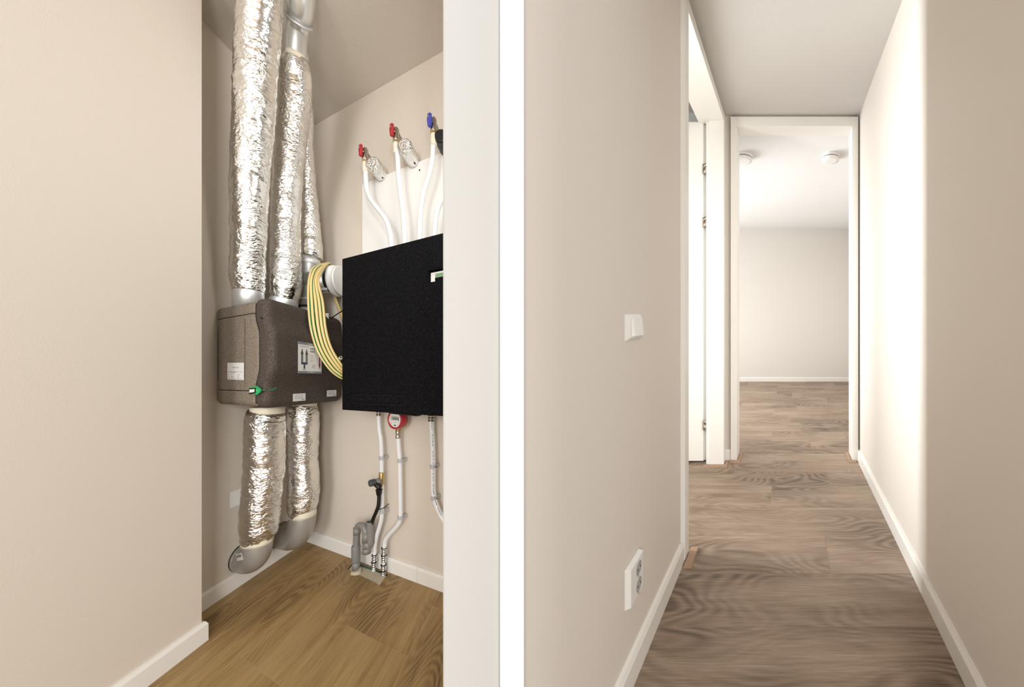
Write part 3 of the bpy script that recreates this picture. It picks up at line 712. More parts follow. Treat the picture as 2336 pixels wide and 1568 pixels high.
# grey elbows into the left wall
def elbow(label, top, rad, drop_v, sticker):
    a = (V2(top.x, top.y) - (C - N1 * SK)).dot(N1) / N1.dot(E2)          # distance to the wall along the run of the back wall
    rb = a * 0.72
    c = top; n = Vector((E2.x, E2.y, 0))
    path = [c + Vector((0, 0, 0.02)), c]
    path = [c + Vector((0, 0, .012))]
    for k in range(0, 13):
        th = math.pi / 2 * k / 12
        path.append(c - n * (rb * (1 - math.cos(th))) - Vector((0, 0, rb * math.sin(th))))
    endp = path[-1]; path.append(endp - n * (a - rb - 0.001))
    t = thing('duct_elbow', c - Vector((0, 0, rb + rad)), label, 'duct elbow', 'grey duct elbows at the closet wall')
    MB().tube(path, [rad * .985] + [rad] * (len(path) - 1), 56).build('bend', M['elbow'], t)
    e = path[-1]
    w = Vector((-n.y, n.x, 0)).normalized(); nn = Vector((N1.x, N1.y, 0)); pw = C - N1 * SK
    def cut(rr, dist):                                       # the mouth is cut flush with the wall
        out = []
        for k in range(56):
            q = e + (w * math.cos(2 * math.pi * k / 56) + Vector((0, 0, 1)) * math.sin(2 * math.pi * k / 56)) * rr
            now = (V2(q.x, q.y) - pw).dot(N1); out.append(tuple(q + n * ((dist - now) / nn.dot(n))))
        return out
    MB().loft([cut(rad * 1.01, .0065), cut(rad * 1.045, .006), cut(rad * 1.045, .0012)], True).build('rubber_ring', M['black'], t)
    MB().loft([cut(rad * 1.0, .020), cut(rad * 1.025, .018), cut(rad * 1.025, .0072)], True).build('socket_rim', M['elbow'], t)
    return t, path, rb
r4 = 75 / 2 / F * y4 / stretch(p4.x, p4.y)
el1, pa, rb = elbow('large grey duct elbow near the floor with a small barcode sticker', px(587, 1238, y4), r4, 0, True)
el2, pb, rb2 = elbow('grey duct elbow without sticker near the closet corner', px(690, 1178, y5), 66 / 2 / F * y5 / stretch(p5.x, p5.y), 0, False)

from mathutils.bvhtree import BVHTree
def wrap_sheet(parent_obj, quad, nu, nv, lift, name, mt, parent):
    """a thin paper patch that follows a curved surface; quad = 4 image corners bl, br, tr, tl"""
    me = parent_obj.data; bv = BVHTree.FromPolygons([v.co for v in me.vertices], [tuple(p.vertices) for p in me.polygons])
    e = Vector((0, 0, EYE)); G = []
    for j in range(nv + 1):
        row = []
        for i_ in range(nu + 1):
            a, b = i_ / nu, j / nv
            u = (quad[0][0] * (1 - a) + quad[1][0] * a) * (1 - b) + (quad[3][0] * (1 - a) + quad[2][0] * a) * b
            v = (quad[0][1] * (1 - a) + quad[1][1] * a) * (1 - b) + (quad[3][1] * (1 - a) + quad[2][1] * a) * b
            h = bv.ray_cast(e, (px(u, v, 1.0) - e).normalized()); row.append((h[0], h[1]))
        G.append(row)
    mb = MB()
    for j in range(nv):
        for i_ in range(nu):
            q = [G[j][i_], G[j][i_ + 1], G[j + 1][i_ + 1], G[j + 1][i_]]
            if any(x[0] is None for x in q): continue
            sg = [1 if x[1].dot(e - x[0]) > 0 else -1 for x in q]
            mb.add([tuple(x[0] + x[1] * s_ * lift) for x, s_ in zip(q, sg)], [(0, 1, 2, 3)])
            mb.add([tuple(x[0] + x[1] * s_ * (lift - .0005)) for x, s_ in zip(q, sg)], [(3, 2, 1, 0)])
    return mb.build(name, M[mt], parent)
bend = [o_ for o_ in el1.children if o_.name.startswith('bend')][0]
st = wrap_sheet(bend, [(541.5, 1280.5), (555.5, 1277), (551.5, 1261), (538, 1265)], 5, 5, 0.0010, 'barcode_sticker', 'paper', el1)
for k in range(6):
    u0 = 540.4 + k * 1.9
    wrap_sheet(bend, [(u0, 1273.2 - k * .5), (u0 + 1.0, 1273 - k * .5), (u0 + .2, 1268.2 - k * .5), (u0 - .8, 1268.4 - k * .5)], 1, 1, 0.0016, 'print', 'ink', st)

# steel tee under the slim duct with its capped branch
tee = thing('steel_tee', (p3.x, p3.y, 1.40), 'galvanised steel tee duct between the slim foil duct and the unit', 'duct fitting')
r3 = 50 / 2 / F * y3 / stretch(p3.x, p3.y)
zt = lambda v: EYE - (v - HZ) / F * y3
MB().tube([(p3.x, p3.y, zt(700)), (p3.x, p3.y, zt(606)), (p3.x, p3.y, zt(604)), (p3.x, p3.y, zt(586))], [r3, r3, r3 * 1.06, r3 * 1.06], 48).build('vertical_pipe', M['galv'], tee)
MB().tube([(p3.x, p3.y, zt(606)), (p3.x, p3.y, zt(602.5))], r3 * 1.09, 48).build('bead', M['zinc'], tee)
MB().tube([(p3.x, p3.y, zt(688)), (p3.x, p3.y, zt(685))], r3 * 1.04, 48).build('bead', M['zinc'], tee)
MB().tube([(p3.x, p3.y, zt(704)), (p3.x, p3.y, zt(700))], r3 * 1.03, 48).build('rubber_ring', M['black'], tee)
MB().tube([(p3.x, p3.y, zt(722)), (p3.x, p3.y, zt(704))], r3 * 0.98, 48).build('spigot', M['galv'], tee)
bz = zt(643); bx = Vector((0.998, -0.06, 0.0)); b0 = Vector((p3.x, p3.y, bz)); rbch = 0.062
MB().tube([b0, b0 + bx * 0.150], rbch, 48).build('branch_pipe', M['galv'], tee)
MB().tube([b0 + bx * 0.084, b0 + bx * 0.088], rbch * 1.03, 48).build('bead', M['zinc'], tee)
MB().tube([b0 + bx * 0.118, b0 + bx * 0.146], rbch * 1.012, 48).build('rubber_sleeve', M['black'], tee)
hole = b0 + Vector((0, 0, -0.03)); dirc = (Vector((0, 0, EYE)) - hole); dirc.z = 0; dirc.normalize(); side = Vector((-dirc.y, dirc.x, 0))
hp = hole + (dirc * math.cos(-.25) + side * math.sin(-.25)) * 0; hp = hole + dirc * r3 * .97 + side * 0.012
MB().tube([hp, hp + dirc * .003], 0.011, 14).build('rivet_hole', M['dark'], tee)
av = thing('air_valve', b0 + bx * 0.15, 'round white air valve closing the end of the steel tee branch', 'air valve')
RV = 0.087
MB().tube([b0 + bx * q for q in (0.150, 0.151, 0.163, 0.172)], [RV * .96, RV, RV * .98, RV * .80], 56).build('rim', M['white'], av)
MB().tube([b0 + bx * q for q in (0.172, 0.180)], RV * .62, 40).build('neck', M['inklight'], av)
MB().tube([b0 + bx * q for q in (0.179, 0.181, 0.190, 0.193)], [RV * .70, RV * .93, RV * .96, RV * .92], 56).build('disc', M['white'], av)
lab_ = thing('pipe_label', b0, 'small white paper label on the steel tee branch', 'label')
brp = [o_ for o_ in tee.children if o_.name.startswith('branch_pipe')][0]
st = wrap_sheet(brp, [(733.5, 668), (748, 667), (746.5, 656), (731.5, 657.5)], 5, 4, 0.0026, 'paper', 'paper', lab_)
for k in range(6): wrap_sheet(brp, [(734.5 + k * 2.1, 665), (735.8 + k * 2.1, 664.9), (735.5 + k * 2.1, 661), (734.2 + k * 2.1, 661.1)], 1, 1, 0.0032, 'print', 'ink', st)

# earth cable hung in a long coil over the tee branch
coil = thing('cable_coil', px(735, 604, 1.70), 'coil of yellow and green earth cable hanging over the steel tee branch', 'cable')
base_loop = [(738, 603, 1.735), (716, 612, 1.63), (705, 640, 1.565), (702.5, 690, 1.53), (708, 750, 1.515), (724, 802, 1.53), (752, 846, 1.565), (784, 866, 1.605), (797, 858, 1.655), (803, 826, 1.69), (797, 765, 1.74), (779, 714, 1.83), (766, 672, 1.885), (761, 625, 1.885), (752, 604, 1.82)]
inner = [(4, 1, .0), (13, 6, .03), (16, 4, .03), (25, 0, .03), (26, 0, .035), (23, -5, .035), (19, -10, .03), (7, -14, .03), (0, -12, .02), (0, -4, .02), (0, 4, .0), (0, 4, .0), (-2, 2, .0), (0, 0, .0), (0, -1, .0)]
pts = []; T = 5
for k in range(T):
    w = k / (T - 1) * 1.25
    for j, (u, v, Y) in enumerate(base_loop):
        du, dv, dY = inner[j]; ww = w + j / len(base_loop) * 1.25 / (T - 1)
        jit = random.uniform(-.7, .7)
        pts.append(px(u + du * ww + jit, v + dv * ww, Y + dY * ww * .5 - (0.006 if k % 2 else 0)))
P_ = smooth_path(pts, 6)
MB().tube(P_, 0.0072, 12, True, True, uv=True, spin=0.006).build('cable', M['cable'], coil)
tl = smooth_path([px(758, 836, 1.60), px(766, 830, 1.60), px(774, 822, 1.59), px(778, 817, 1.585)], 5)
end = MB().tube(tl, 0.0068, 12, True, True, uv=True).build('cable_end', M['cable'], coil)
e_ = tl[-1]; ring = []
for a in range(25):
    th = 2 * math.pi * a / 24; ring.append(e_ + Vector((math.cos(th) * .008, -.004, math.sin(th) * .008)))
MB().tube(ring, 0.0028, 8).build('ring_lug', M['chrome'], end)
# thin black lead and the little white cable glands behind it
wl = thing('thin_black_cable', px(752, 727, 1.75), 'thin black lead running from the unit to the black box', 'cable')
MB().tube(smooth_path([px(751, 729, 1.72), px(762, 722, 1.71), px(772, 715, 1.70), px(790, 704, 1.69)], 6), 0.0028, 8).build('lead', M['black'], wl)
for u, v, s_, lb in ((729.5, 718, .9, 'small white cable gland on top of the unit, leftmost of three'), (736.5, 718, 1.15, 'small white cable gland on top of the unit, middle and tallest of three'), (746.5, 722, .9, 'small white cable gland with dark opening on top of the unit')):
    c = px(u, v, 1.70); g = thing('cable_gland', c - Vector((0, 0, .02)), lb, 'cable gland')
    MB().tube([c + Vector((0, 0, -.030)), c + Vector((0, 0, .006))], 0.0085 * s_, 16).build('body', M['white'], g)
    MB().tube([c + Vector((0, 0, .006)), c + Vector((0, 0, .014)), c + Vector((0, 0, .017))], [0.0095 * s_, .0095 * s_, .006 * s_], 8, False).build('nut', M['white'], g)
    if lb.find('dark') > 0: MB().tube([c + Vector((0, 0, .0165)), c + Vector((0.0, 0, .022))], 0.0042, 10).build('opening', M['dark'], g)

# ------------------------------------------------------------------ black foam cabinet on the right wall
BD = 0.225
g0 = RW(781, 592, BD); gb0 = (V2(g0.x, g0.y) - C).dot(E2); PB = C + N2 * (BD - SK)
tb0 = solve(781, PB, E2); tb1 = tb0 + 0.72
zb1 = RW(776.4, 592.4, BD).z; zb0 = RW(788.5, 935.7, BD).z
box = thing('black_cabinet', (g0.x, g0.y, zb0), 'black foam covered cabinet on the right closet wall with a small green display', 'cabinet')
def bb(t0, t1, d0, d1, z0, z1, mb=None):
    mb = mb or MB(); pts = [C + N2 * (d - SK) + E2 * t for t, d in ((t0, d1), (t1, d1), (t1, d0), (t0, d0))]
    return mb.hexa([(p.x, p.y, z0) for p in pts] + [(p.x, p.y, z1) for p in pts])
def tof(u): return solve(u, PB, E2)
w0, w1 = tof(977), tof(1060); wz0, wz1 = RW(977, 645, BD).z, RW(977, 617.5, BD).z
cv = MB()
bb(tb0, w0, 0.0135, BD, zb0, zb1, cv); bb(w0, w1, 0.0135, BD, zb0, wz0, cv); bb(w0, w1, 0.0135, BD, wz1, zb1, cv); bb(w1, tb1, 0.0135, BD, zb0, zb1, cv); bb(w0, w1, 0.0135, BD - .03, wz0, wz1, cv)
cv.build('cover', M['black_foam'], box)
dp = bb(w0 + .002, w1 - .002, BD - .032, BD - .012, wz0 + .001, wz1 - .006).build('display_panel', M['white'], box, 0.002)
bb(tof(988.5), w1 - .01, BD - .0125, BD - .0095, wz0 + .018, wz1 - .014).build('display_bezel', M['clip'], dp)
bb(tof(991), w1 - .012, BD - .0125, BD - .0085, wz0 + .020, wz1 - .017).build('screen', M['lcd'], dp)
lo_ = C + N2 * (BD - SK - .0083); o = Vector((lo_.x, lo_.y, 0)); Ux = Vector((E2.x, E2.y, 0)); Uz = Vector((0, 0, 1))
lettering('digits', '00000', o, Ux, Uz, tof(993), wz0 + .0255, 0.0135, 0.0, 'green', dp, 0)
bb(tof(991), w1 - .02, BD - .014, BD - .004, wz0 - .002, wz0 + .0165).build('foam_lip', M['black_foam'], box)
lo_ = C + N2 * (BD - SK); o = Vector((lo_.x, lo_.y, 0))
n0, n1 = tof(803), tof(925); za, zb = RW(925, 904.5, BD).z, RW(925, 927, BD).z
mb = MB()
for a, b, c, d in ((n0, n1, za - .003, za), (n0, n1, zb, zb + .003), (n0, n0 + .003, zb, za), (n1 - .003, n1, zb, za)): bb(a, b, BD - .002, BD + .0016, c, d, mb)
mb.build('name_frame', M['foam_edge'], box)
lettering('embossed_name', 'WAEPECENKO', o, Ux, Uz, n0 + .008, zb + .012, (za - zb) * .78, 0.0005, 'foam_edge', box, 0.0030, 'LEFT', (n1 - n0 - .02) / ((za - zb) * .78 * 7.35))
# scuffs
for u, v, w_, h_ in ((862, 796, 5, 9), (807, 845, 5, 22), (855, 930, 10, 6)):
    pass

# white back board behind the upper pipes
bt = RW(826.3, 420.6, .012).z
bd = bb(solve(826.3, C + N2 * (.012 - SK), E2), 1.345, 0.001, 0.012, 1.25, bt).build('back_board', M['wall_white'], None, 0.001)
tag(bd, 'white back board on the closet wall behind the white pipes', 'board')
q = RW(957.5, 388.5, .012); MB().tube([q, q + Vector((N2.x, N2.y, 0)) * .002], 0.004, 10).build('screw_head', M['dark'], bd)

# ------------------------------------------------------------------ white pipes with their ball valves
NW = Vector((N2.x, N2.y, 0)); EW = Vector((-E1.x, -E1.y, 0)) / 0.936       # EW: towards the camera, along the left wall
def wpipe(label, pts, w=11.5, d=0.10, group=None, clear=False):
    P = [RW(u, v, d if len(r) == 0 else r[0]) for u, v, *r in pts]
    t = thing('white_pipe', P[-1], label, 'pipe', 'white multilayer pipes')
    r = w / 2 / F * P[0].y / stretch(P[0].x, P[0].y) * 1.0
    MB().tube(smooth_path(P, 8), r, 20).build('tube', M['pipe'], t)
    return t, P, r
wp1, P1, r1 = wpipe('white pipe under the leftmost red ball valve', [(833.5, 376), (834.5, 405), (837, 432), (846, 455), (862, 477), (879, 500), (888.5, 525), (893, 555), (894, 575)])
wp2, P2_, r2_ = wpipe('white pipe under the red ball valve in the middle', [(904, 332), (907, 355), (909.5, 400), (914, 440), (919, 480), (922.5, 520), (923.5, 552), (924, 566)])
wp3, P3_, r3_ = wpipe('white pipe under the blue ball valve', [(989.5, 312), (988, 340), (985.5, 370), (977, 405), (966.5, 440), (960.5, 475), (958.5, 510), (957.5, 545), (957, 560)])
wp4, P4_, r4_ = wpipe('white pipe curving out behind the white wall edge, rightmost above the cabinet', [(1030, 430), (1012, 452), (1001, 472), (995, 495), (992, 530), (991, 550)])
def ball_valve(label, P, r, color, stub, sc=1.0):
    b = P[0] + Vector((0, 0, .01)); t = thing('ball_valve', b, label, 'valve', 'ball valves above the cabinet')
    z = Vector((0, 0, 1)); lft = Vector((-0.60, -0.80, 0))
    R = r * 1.28
    MB().tube([b + z * -.052, b + z * -.050, b + z * -.004, b + z * 0], [r * 1.05, R, R * 1.03, R * 1.03], 24).build('coupling_sleeve', M['cream'], t)
    MB().tube([b, b + z * .010], R * 1.18, 6, False).build('union_nut', M['brass'], t)
    MB().tube([b + z * .010, b + z * .013, b + z * .035, b + z * .038, b + z * .066, b + z * .076, b + z * .080], [R * .95, R * 1.05, R * 1.05, R * .95, R * .95, R * .7, R * .2], 24).build('body', M['nickel'], t)
    MB().tube([b + z * .048, b + z * .048 - EW * .085], R * .95, 20).build('elbow_outlet', M['nickel'], t)
    s0 = b + z * .052 + lft * R * .8
    MB().tube([b + z * .052, s0 + lft * .006], R * .5, 14).build('stem', M['nickel'], t)
    # wing handle: an upright bar with a hub
    ax = Vector((lft.y, -lft.x, 0)); h0 = s0 + lft * .006
    def hp_(x, zz, dd): return tuple(h0 + ax * x + z * zz + lft * dd)
    prof = [(-.0075, -.030), (.0075, -.030), (.0125, -.006), (.0145, .006), (.0085, .018), (.0085, .029), (-.0085, .029), (-.0085, .018), (-.0145, .006), (-.0125, -.006)]
    hb = MB().loft([[hp_(x, zz, 0) for x, zz in prof], [hp_(x, zz, .010) for x, zz in prof], [hp_(x * .75, zz * .93, .014) for x, zz in prof]], True, False).build('handle', M[color], t, 0.001)
    MB().tube([hp_(0, .012, .013), hp_(0, .012, .0165)], .0045, 12).build('handle_screw', M['chrome'], hb)
    return t, b
v1, b1 = ball_valve('ball valve with red handle, leftmost and lowest of the three', P1, r1, 'red', None)
v2, b2 = ball_valve('ball valve with red handle, in the middle of the three', P2_, r2_, 'red', None)
v3, b3 = ball_valve('ball valve with blue handle, highest and rightmost', P3_, r3_, 'blue', None)
def stub(label, u, v, d0, w, mt, k):
    a = RW(u, v, d0); ww = w / 2 / F * a.y / 1.05
    path = [a + EW * (-q * (d0 - .0155)) for q in [j / 16 for j in range(17)]]
    path[-1] = a - EW * (d0 - .0155)
    t = thing('insulated_stub', a, label, 'insulated pipe', 'insulated pipe stubs in the closet wall')
    R = [ww * (.75 if j == 0 else .95 if j == 1 else 1) for j in range(17)]
    MB().tube(path, R, 36, True, True, disp=crumple(.006, k)).build('wrapping', M[mt], t)
    q = a - EW * d0 * .72 - Vector((0, 0, ww * .75)) + Vector((.55, -.8, 0)) * ww * .62
    if mt != 'black':
        MB().tube([q, q + Vector((0.008, 0.012, -.008))], .0042, 8).build('tape_mark', M['black'], t)
    return t
stub('short silver foil wrapped stub beside the leftmost red valve', 848, 371, .105, 33, 'foil_fine', 21)
stub('larger silver foil wrapped stub beside the middle red valve', 921, 330, .12, 37, 'foil_fine', 22)
stub('black wrapped stub beside the blue valve, cut off by the wall edge', 1004, 308, .10, 34, 'black', 23)

# pipes below the cabinet
lw1, L1, lr1 = wpipe('white pipe below the cabinet at the left, interrupted by the brass tee', [(864, 935), (864.5, 965), (866, 985), (869, 1002), (870.5, 1040), (870.8, 1080), (871.5, 1130), (871.5, 1165), (870, 1185), (865, 1205), (859, 1225), (855.5, 1245), (854.5, 1268)], 10.2, .042)
lw2, L2, lr2 = wpipe('white pipe hanging below the red heat meter', [(908.5, 1000), (910, 1025), (912, 1050), (913, 1100), (913.5, 1150), (913.5, 1178), (910.5, 1193), (901, 1206), (888, 1220), (879, 1234), (877, 1252)], 10.6, .042)
lw3, L3, lr3 = wpipe('white printed pipe at the right below the cabinet, curving behind the wall edge', [(984, 940), (985, 975), (987, 1010), (988, 1050), (988, 1090), (988.5, 1120), (993, 1145), (1002, 1168), (1014, 1190), (1030, 1212)], 12.4, .042)
mb = MB()
for P in (L3,):
    for a in range(0, 34):
        k = a / 34 * (len(P) - 3) + .5; j = int(k); c = P[j].lerp(P[j + 1], k - j); f = (Vector((0, 0, EYE)) - c).normalized(); c = c + f * lr3 * 1.0
        if a % 5 == 4: continue
        ux = Vector((1, 0, 0)); dv_ = (P[j + 1] - P[j]).normalized()
        hl = .006 if a % 3 else .0035
        mb.hexa([tuple(c + ux * sx_ * .0014 + dv_ * sz_ * hl + f * sf * .0008) for sf in (-1, 1) for sx_, sz_ in ((-1, -1), (1, -1), (1, 1), (-1, 1))])
mb.build('print', M['inkgrey'], lw3)['kind'] = 'stuff'
def press(label, u, v0, v1, rr, d, mt, n_ribs, cat='pipe fitting'):
    a = RW(u, v1, d); zt_, zb_ = RW(u, v0, d).z, a.z; t = thing('press_fitting', a, label, cat, 'metal press fittings on the white pipes')
    path = []; R = []
    m = n_ribs * 8
    for k in range(m + 1):
        f = k / m; path.append((a.x, a.y, zb_ + (zt_ - zb_) * f)); R.append(rr * (1 + .10 * math.sin(f * n_ribs * 2 * math.pi)))
    MB().tube(path, R, 20).build('sleeve', M[mt], t)
    MB().tube([(a.x, a.y, zt_ - .004), (a.x, a.y, zt_)], rr * 1.2, 20).build('collar', M['black'] if mt == 'chrome' else M[mt], t)
    return t
press('press fitting where the left white pipe enters the cabinet', 864.2, 936, 949, lr1 * 1.12, .042, 'nickel', 2)
press('press fitting where the right white pipe enters the cabinet', 984, 938, 962, lr3 * 1.2, .042, 'nickel', 4)
press('press fitting under the brass nut of the red heat meter', 908.3, 981, 1000, lr2 * 1.12, .042, 'nickel', 2)
press('upper ribbed steel coupling at the foot of the left white pipe', 854.3, 1265, 1281, lr1 * 1.12, .042, 'chrome', 3)
press('lower ribbed steel coupling at the foot of the left white pipe', 853.2, 1282, 1297, lr1 * 1.12, .042, 'chrome', 3)
press('upper ribbed steel coupling at the foot of the meter pipe', 876.3, 1249, 1264, lr2 * 1.10, .042, 'chrome', 3)
press('second ribbed steel coupling at the foot of the meter pipe', 875.6, 1266, 1282, lr2 * 1.10, .042, 'chrome', 3)
press('third ribbed steel coupling at the foot of the meter pipe', 875, 1288, 1301, lr2 * 1.10, .042, 'chrome', 3)
press('lowest ribbed steel coupling at the foot of the meter pipe', 874.5, 1302, 1317, lr2 * 1.10, .042, 'chrome', 3)
for lb, pts in (('white pipe end standing in the floor recess, left', [(853.8, 1270), (852.5, 1296), (852.3, 1312)]), ('white pipe end standing in the floor recess, right', [(876.6, 1250), (875.4, 1284), (873.8, 1323)])):
    P = [RW(u, v, .042) for u, v in pts]; t = tag(MB().tube(P, lr1 * .86, 18).build('pipe_end', M['pipe'], None), lb, 'pipe')
# clips
for u, v, d, lb in ((871, 1045, .042, 'grey pipe clip on the left pipe, above the brass tee'), (872.5, 1167, .042, 'grey pipe clip on the left pipe, below the brass tee'), (913.5, 1051, .042, 'upper grey pipe clip on the meter pipe'), (914, 1181, .042, 'lower grey pipe clip on the meter pipe'), (988, 1064, .042, 'upper clip on the printed right pipe'), (990, 1136, .042, 'lower clip on the printed right pipe')):
    c = RW(u, v, d); t = thing('pipe_clip', c, lb, 'pipe clip', 'grey pipe clips on the closet wall')
    arc = lambda rr: [c + (NW * math.cos(a) + Ux * math.sin(a)) * rr for a in [math.radians(-125 + 250 * k / 20) for k in range(21)]]
    outer, innr = arc(lr1 * 1.38), arc(lr1 * 1.12); h = Vector((0, 0, .0095))
    mb = MB(); rings = [[tuple(o_ - h), tuple(o_ + h), tuple(i_ + h), tuple(i_ - h)] for o_, i_ in zip(outer, innr)]
    mb.loft(rings, True, False).build('jaw', M['clip'], t)
    w_ = c - NW * (d - .002)

    mb = MB(); q = [tuple(c - NW * (lr1 * 1.1) + Ux * a + Vector((0, 0, b))) for a, b in ((-.008, -.008), (.008, -.008), (.008, .008), (-.008, .008))]
    q2_ = [tuple(c - NW * d + Ux * a + Vector((0, 0, b))) for a, b in ((-.008, -.008), (.008, -.008), (.008, .008), (-.008, .008))]
    mb.loft([q, q2_], True, False).build('wall_foot', M['clip'], t)
    s_ = c + Ux * lr1 * 1.45 + NW * .002
    MB().tube([s_, s_ + Ux * .010], .0026, 8).build('latch', M['pvc_dark'] if u > 960 else M['clip'], t)
# heat meter
hc = RW(905, 957, .075); hm = thing('heat_meter', hc, 'round heat meter with red ring and grey counter below the cabinet', 'meter')
RM = 22.5 / F * hc.y / 1.02
fr_ = lambda r, d, n=48: [tuple(hc + Ux * (r * math.cos(a)) + Vector((0, 0, r * math.sin(a))) + NW * d) for a in [2 * math.pi * j / n for j in range(n)]]
MB().loft([fr_(RM * .93, -.030), fr_(RM, -.012), fr_(RM, .010), fr_(RM * .97, .016), fr_(RM * .86, .017), fr_(RM * .82, .010)], True).build('red_ring', M['red'], hm)
face = MB().loft([fr_(RM * .82, .0105), fr_(RM * .80, .0118)], True).build('face', M['paper'], hm)
o = hc + NW * .0122
mb = MB(); sheet(mb, o, Ux, Uz, -RM * .44, RM * .38, -.004, .016, 0.0008); mb.build('counter', M['lcd_grey'], hm)
lettering('digits', '000000', o, Ux, Uz, -RM * .30, 0.0, 0.0145, 0.0014, 'ink', hm, 0, 'LEFT', .95)
mb = MB(); sheet(mb, o, Ux, Uz, -RM * .22, RM * .22, -.015, -.0135, 0.0006)
for sgn in (-1, 1): poly(mb, o, Ux, Uz, [(sgn * RM * .55, -.014), (sgn * RM * .60, -.011), (sgn * RM * .40, -RM * .55), (sgn * RM * .36, -RM * .58)], 0.0006)
sheet(mb, o, Ux, Uz, -RM * .56, -RM * .52, -.006, .016, 0.0006); sheet(mb, o, Ux, Uz, RM * .46, RM * .56, -.008, .014, 0.0006); mb.build('print', M['inkgrey'], hm)['kind'] = 'stuff'
mb = MB(); ring_mark(mb, o, Ux, Uz, -RM * .06, -RM * .60, .0, .0035, .0006, 0, 6.283); sheet(mb, o, Ux, Uz, RM * .03, RM * .13, -RM * .66, -RM * .54, .0006); mb.build('emblem', M['dark'], hm)['kind'] = 'stuff'
a = RW(908.5, 981, .042); zt_, zm_, zb_ = RW(908.5, 973, .042).z, RW(908.5, 979, .042).z, RW(908.5, 984, .042).z
MB().tube([(a.x, a.y, zm_), (a.x, a.y, zt_ + .012)], lr2 * 1.5, 6, False).build('hex_nut', M['brass'], hm)
MB().tube([(a.x, a.y, zb_), (a.x, a.y, zm_)], lr2 * 1.15, 20).build('brass_tail', M['brass'], hm)
lc = thing('black_meter_cable', RW(890, 940, .14), 'black cable drooping under the cabinet in front of the red meter', 'cable')
MB().tube(smooth_path([RW(882, 936, .17), RW(890, 941.5, .17), RW(910, 944.5, .17), (RW(935, 946.5, .16)), RW(950, 948, .16), RW(960, 946, .16), RW(966, 940, .16)], 6), .0042, 10).build('lead', M['black'], lc)
# brass tee with relief valve, funnel and drain
sv = thing('safety_valve', RW(870, 1115, .042), 'brass safety valve with grey knob and black outlet on the left pipe', 'valve')
a = RW(870.5, 1095, .042); zz = lambda v: RW(870.5, v, .042).z
MB().tube([(a.x, a.y, zz(1121)), (a.x, a.y, zz(1112)), (a.x, a.y, zz(1110)), (a.x, a.y, zz(1080)), (a.x, a.y, zz(1077))], [lr1 * 1.05, lr1 * 1.05, lr1 * 1.2, lr1 * 1.2, lr1 * 1.05], 20).build('brass_body', M['brass'], sv)
kb0 = Vector((a.x, a.y, zz(1096))); kd = (NW * .95 + Vector((-.5, -.1, -.06))).normalized()
MB().tube([kb0, kb0 + kd * .030, kb0 + kd * .034], [lr1 * 1.35, lr1 * 1.35, lr1 * 1.2], 24).build('valve_neck', M['pvc'], sv)
MB().tube([kb0 + kd * .032, kb0 + kd * .036, kb0 + kd * .062, kb0 + kd * .066], [lr1 * 1.35, lr1 * 1.6, lr1 * 1.6, lr1 * 1.35], 10, False).build('knob', M['pvc_dark'], sv)
ob = kb0 + kd * .042
fz = [ob, px(864.5, 1112, ob.y), px(864.5, 1118, ob.y)]
MB().tube(fz, [lr1 * 1.15, lr1 * 1.15, lr1 * 1.15], 20).build('outlet', M['black'], sv)
MB().tube([px(864.5, v, ob.y) for v in (1117, 1119, 1120, 1126, 1131)], [lr1 * 1.55, lr1 * 1.6, lr1 * 1.3, lr1 * 1.3, lr1 * .95], 24).build('tundish', M['black'], sv)
dh = thing('drain_hose', px(865, 1125, ob.y), 'black drain hose from the safety valve into the grey funnel pipe', 'hose')
ft = RW(845.5, 1188, .075)
MB().tube(smooth_path([px(864.5, 1128, ob.y), px(864.5, 1140, ob.y), px(863, 1155, ob.y), px(858.5, 1168, ob.y + .005), px(852, 1183, ft.y), px(846, 1200, ft.y)], 8), 8.6 / 2 / F * ob.y / 1.06, 18).build('hose', M['black'], dh)
c = px(863.5, 1162, ob.y); mb = MB(); mb.tube(smooth_path([c, c + Vector((.012, .012, -.004)), c + Vector((.026, .03, .002)), c + Vector((.034, .05, .008))], 5), .0022, 8); mb.build('tie', M['black'], dh)
# U trap
tp = thing('drain_trap', RW(812, 1305, .09), 'grey plastic U-shaped drain trap rising from the floor beside the wall', 'drain trap')
TD = .085
rp = 15.6 / 2 / F * RW(812, 1250, TD).y / 1.08
MB().tube([RW(811.5, v, TD) for v in (1310, 1248)], rp * 1.0, 28).build('riser', M['pvc'], tp)
MB().tube([RW(811.8, v, TD) for v in (1281, 1279, 1247, 1245)], [rp * 1.25, rp * 1.32, rp * 1.32, rp * 1.24], 28).build('socket', M['pvc'], tp)
MB().tube([RW(812, v, TD) for v in (1300, 1281)], rp * 1.16, 28).build('lower_socket', M['pvc'], tp)
up = smooth_path([RW(813, 1250, TD), RW(813.5, 1225, TD), RW(815, 1206, TD), RW(821, 1199, TD), RW(829, 1203, TD), RW(834, 1213, TD), RW(835, 1228, TD), RW(835.5, 1250, TD)], 8)
MB().tube(up, rp, 28).build('bend', M['pvc'], tp)
MB().tube([RW(814.3, v, TD) for v in (1219, 1204)], [rp * 1.12, rp * 1.1], 28).build('bend_socket', M['pvc'], tp)
MB().tube([RW(835, v, TD) for v in (1237, 1215)], [rp * 1.10, rp * 1.10], 28).build('bend_socket', M['pvc'], tp)
MB().tube([RW(836.5, v, TD) for v in (1262, 1251, 1250.5)], [rp * 1.30, rp * 1.30, rp * 1.1], 28).build('end_cap', M['pvc'], tp)
ub = smooth_path([RW(835.5, 1238, TD), RW(838.5, 1246, TD), RW(843.5, 1246, TD - .012), RW(845, 1232, TD - .015), RW(845.3, 1215, TD - .015)], 8)
MB().tube(ub, rp * .95, 24).build('return_bend', M['pvc'], tp)
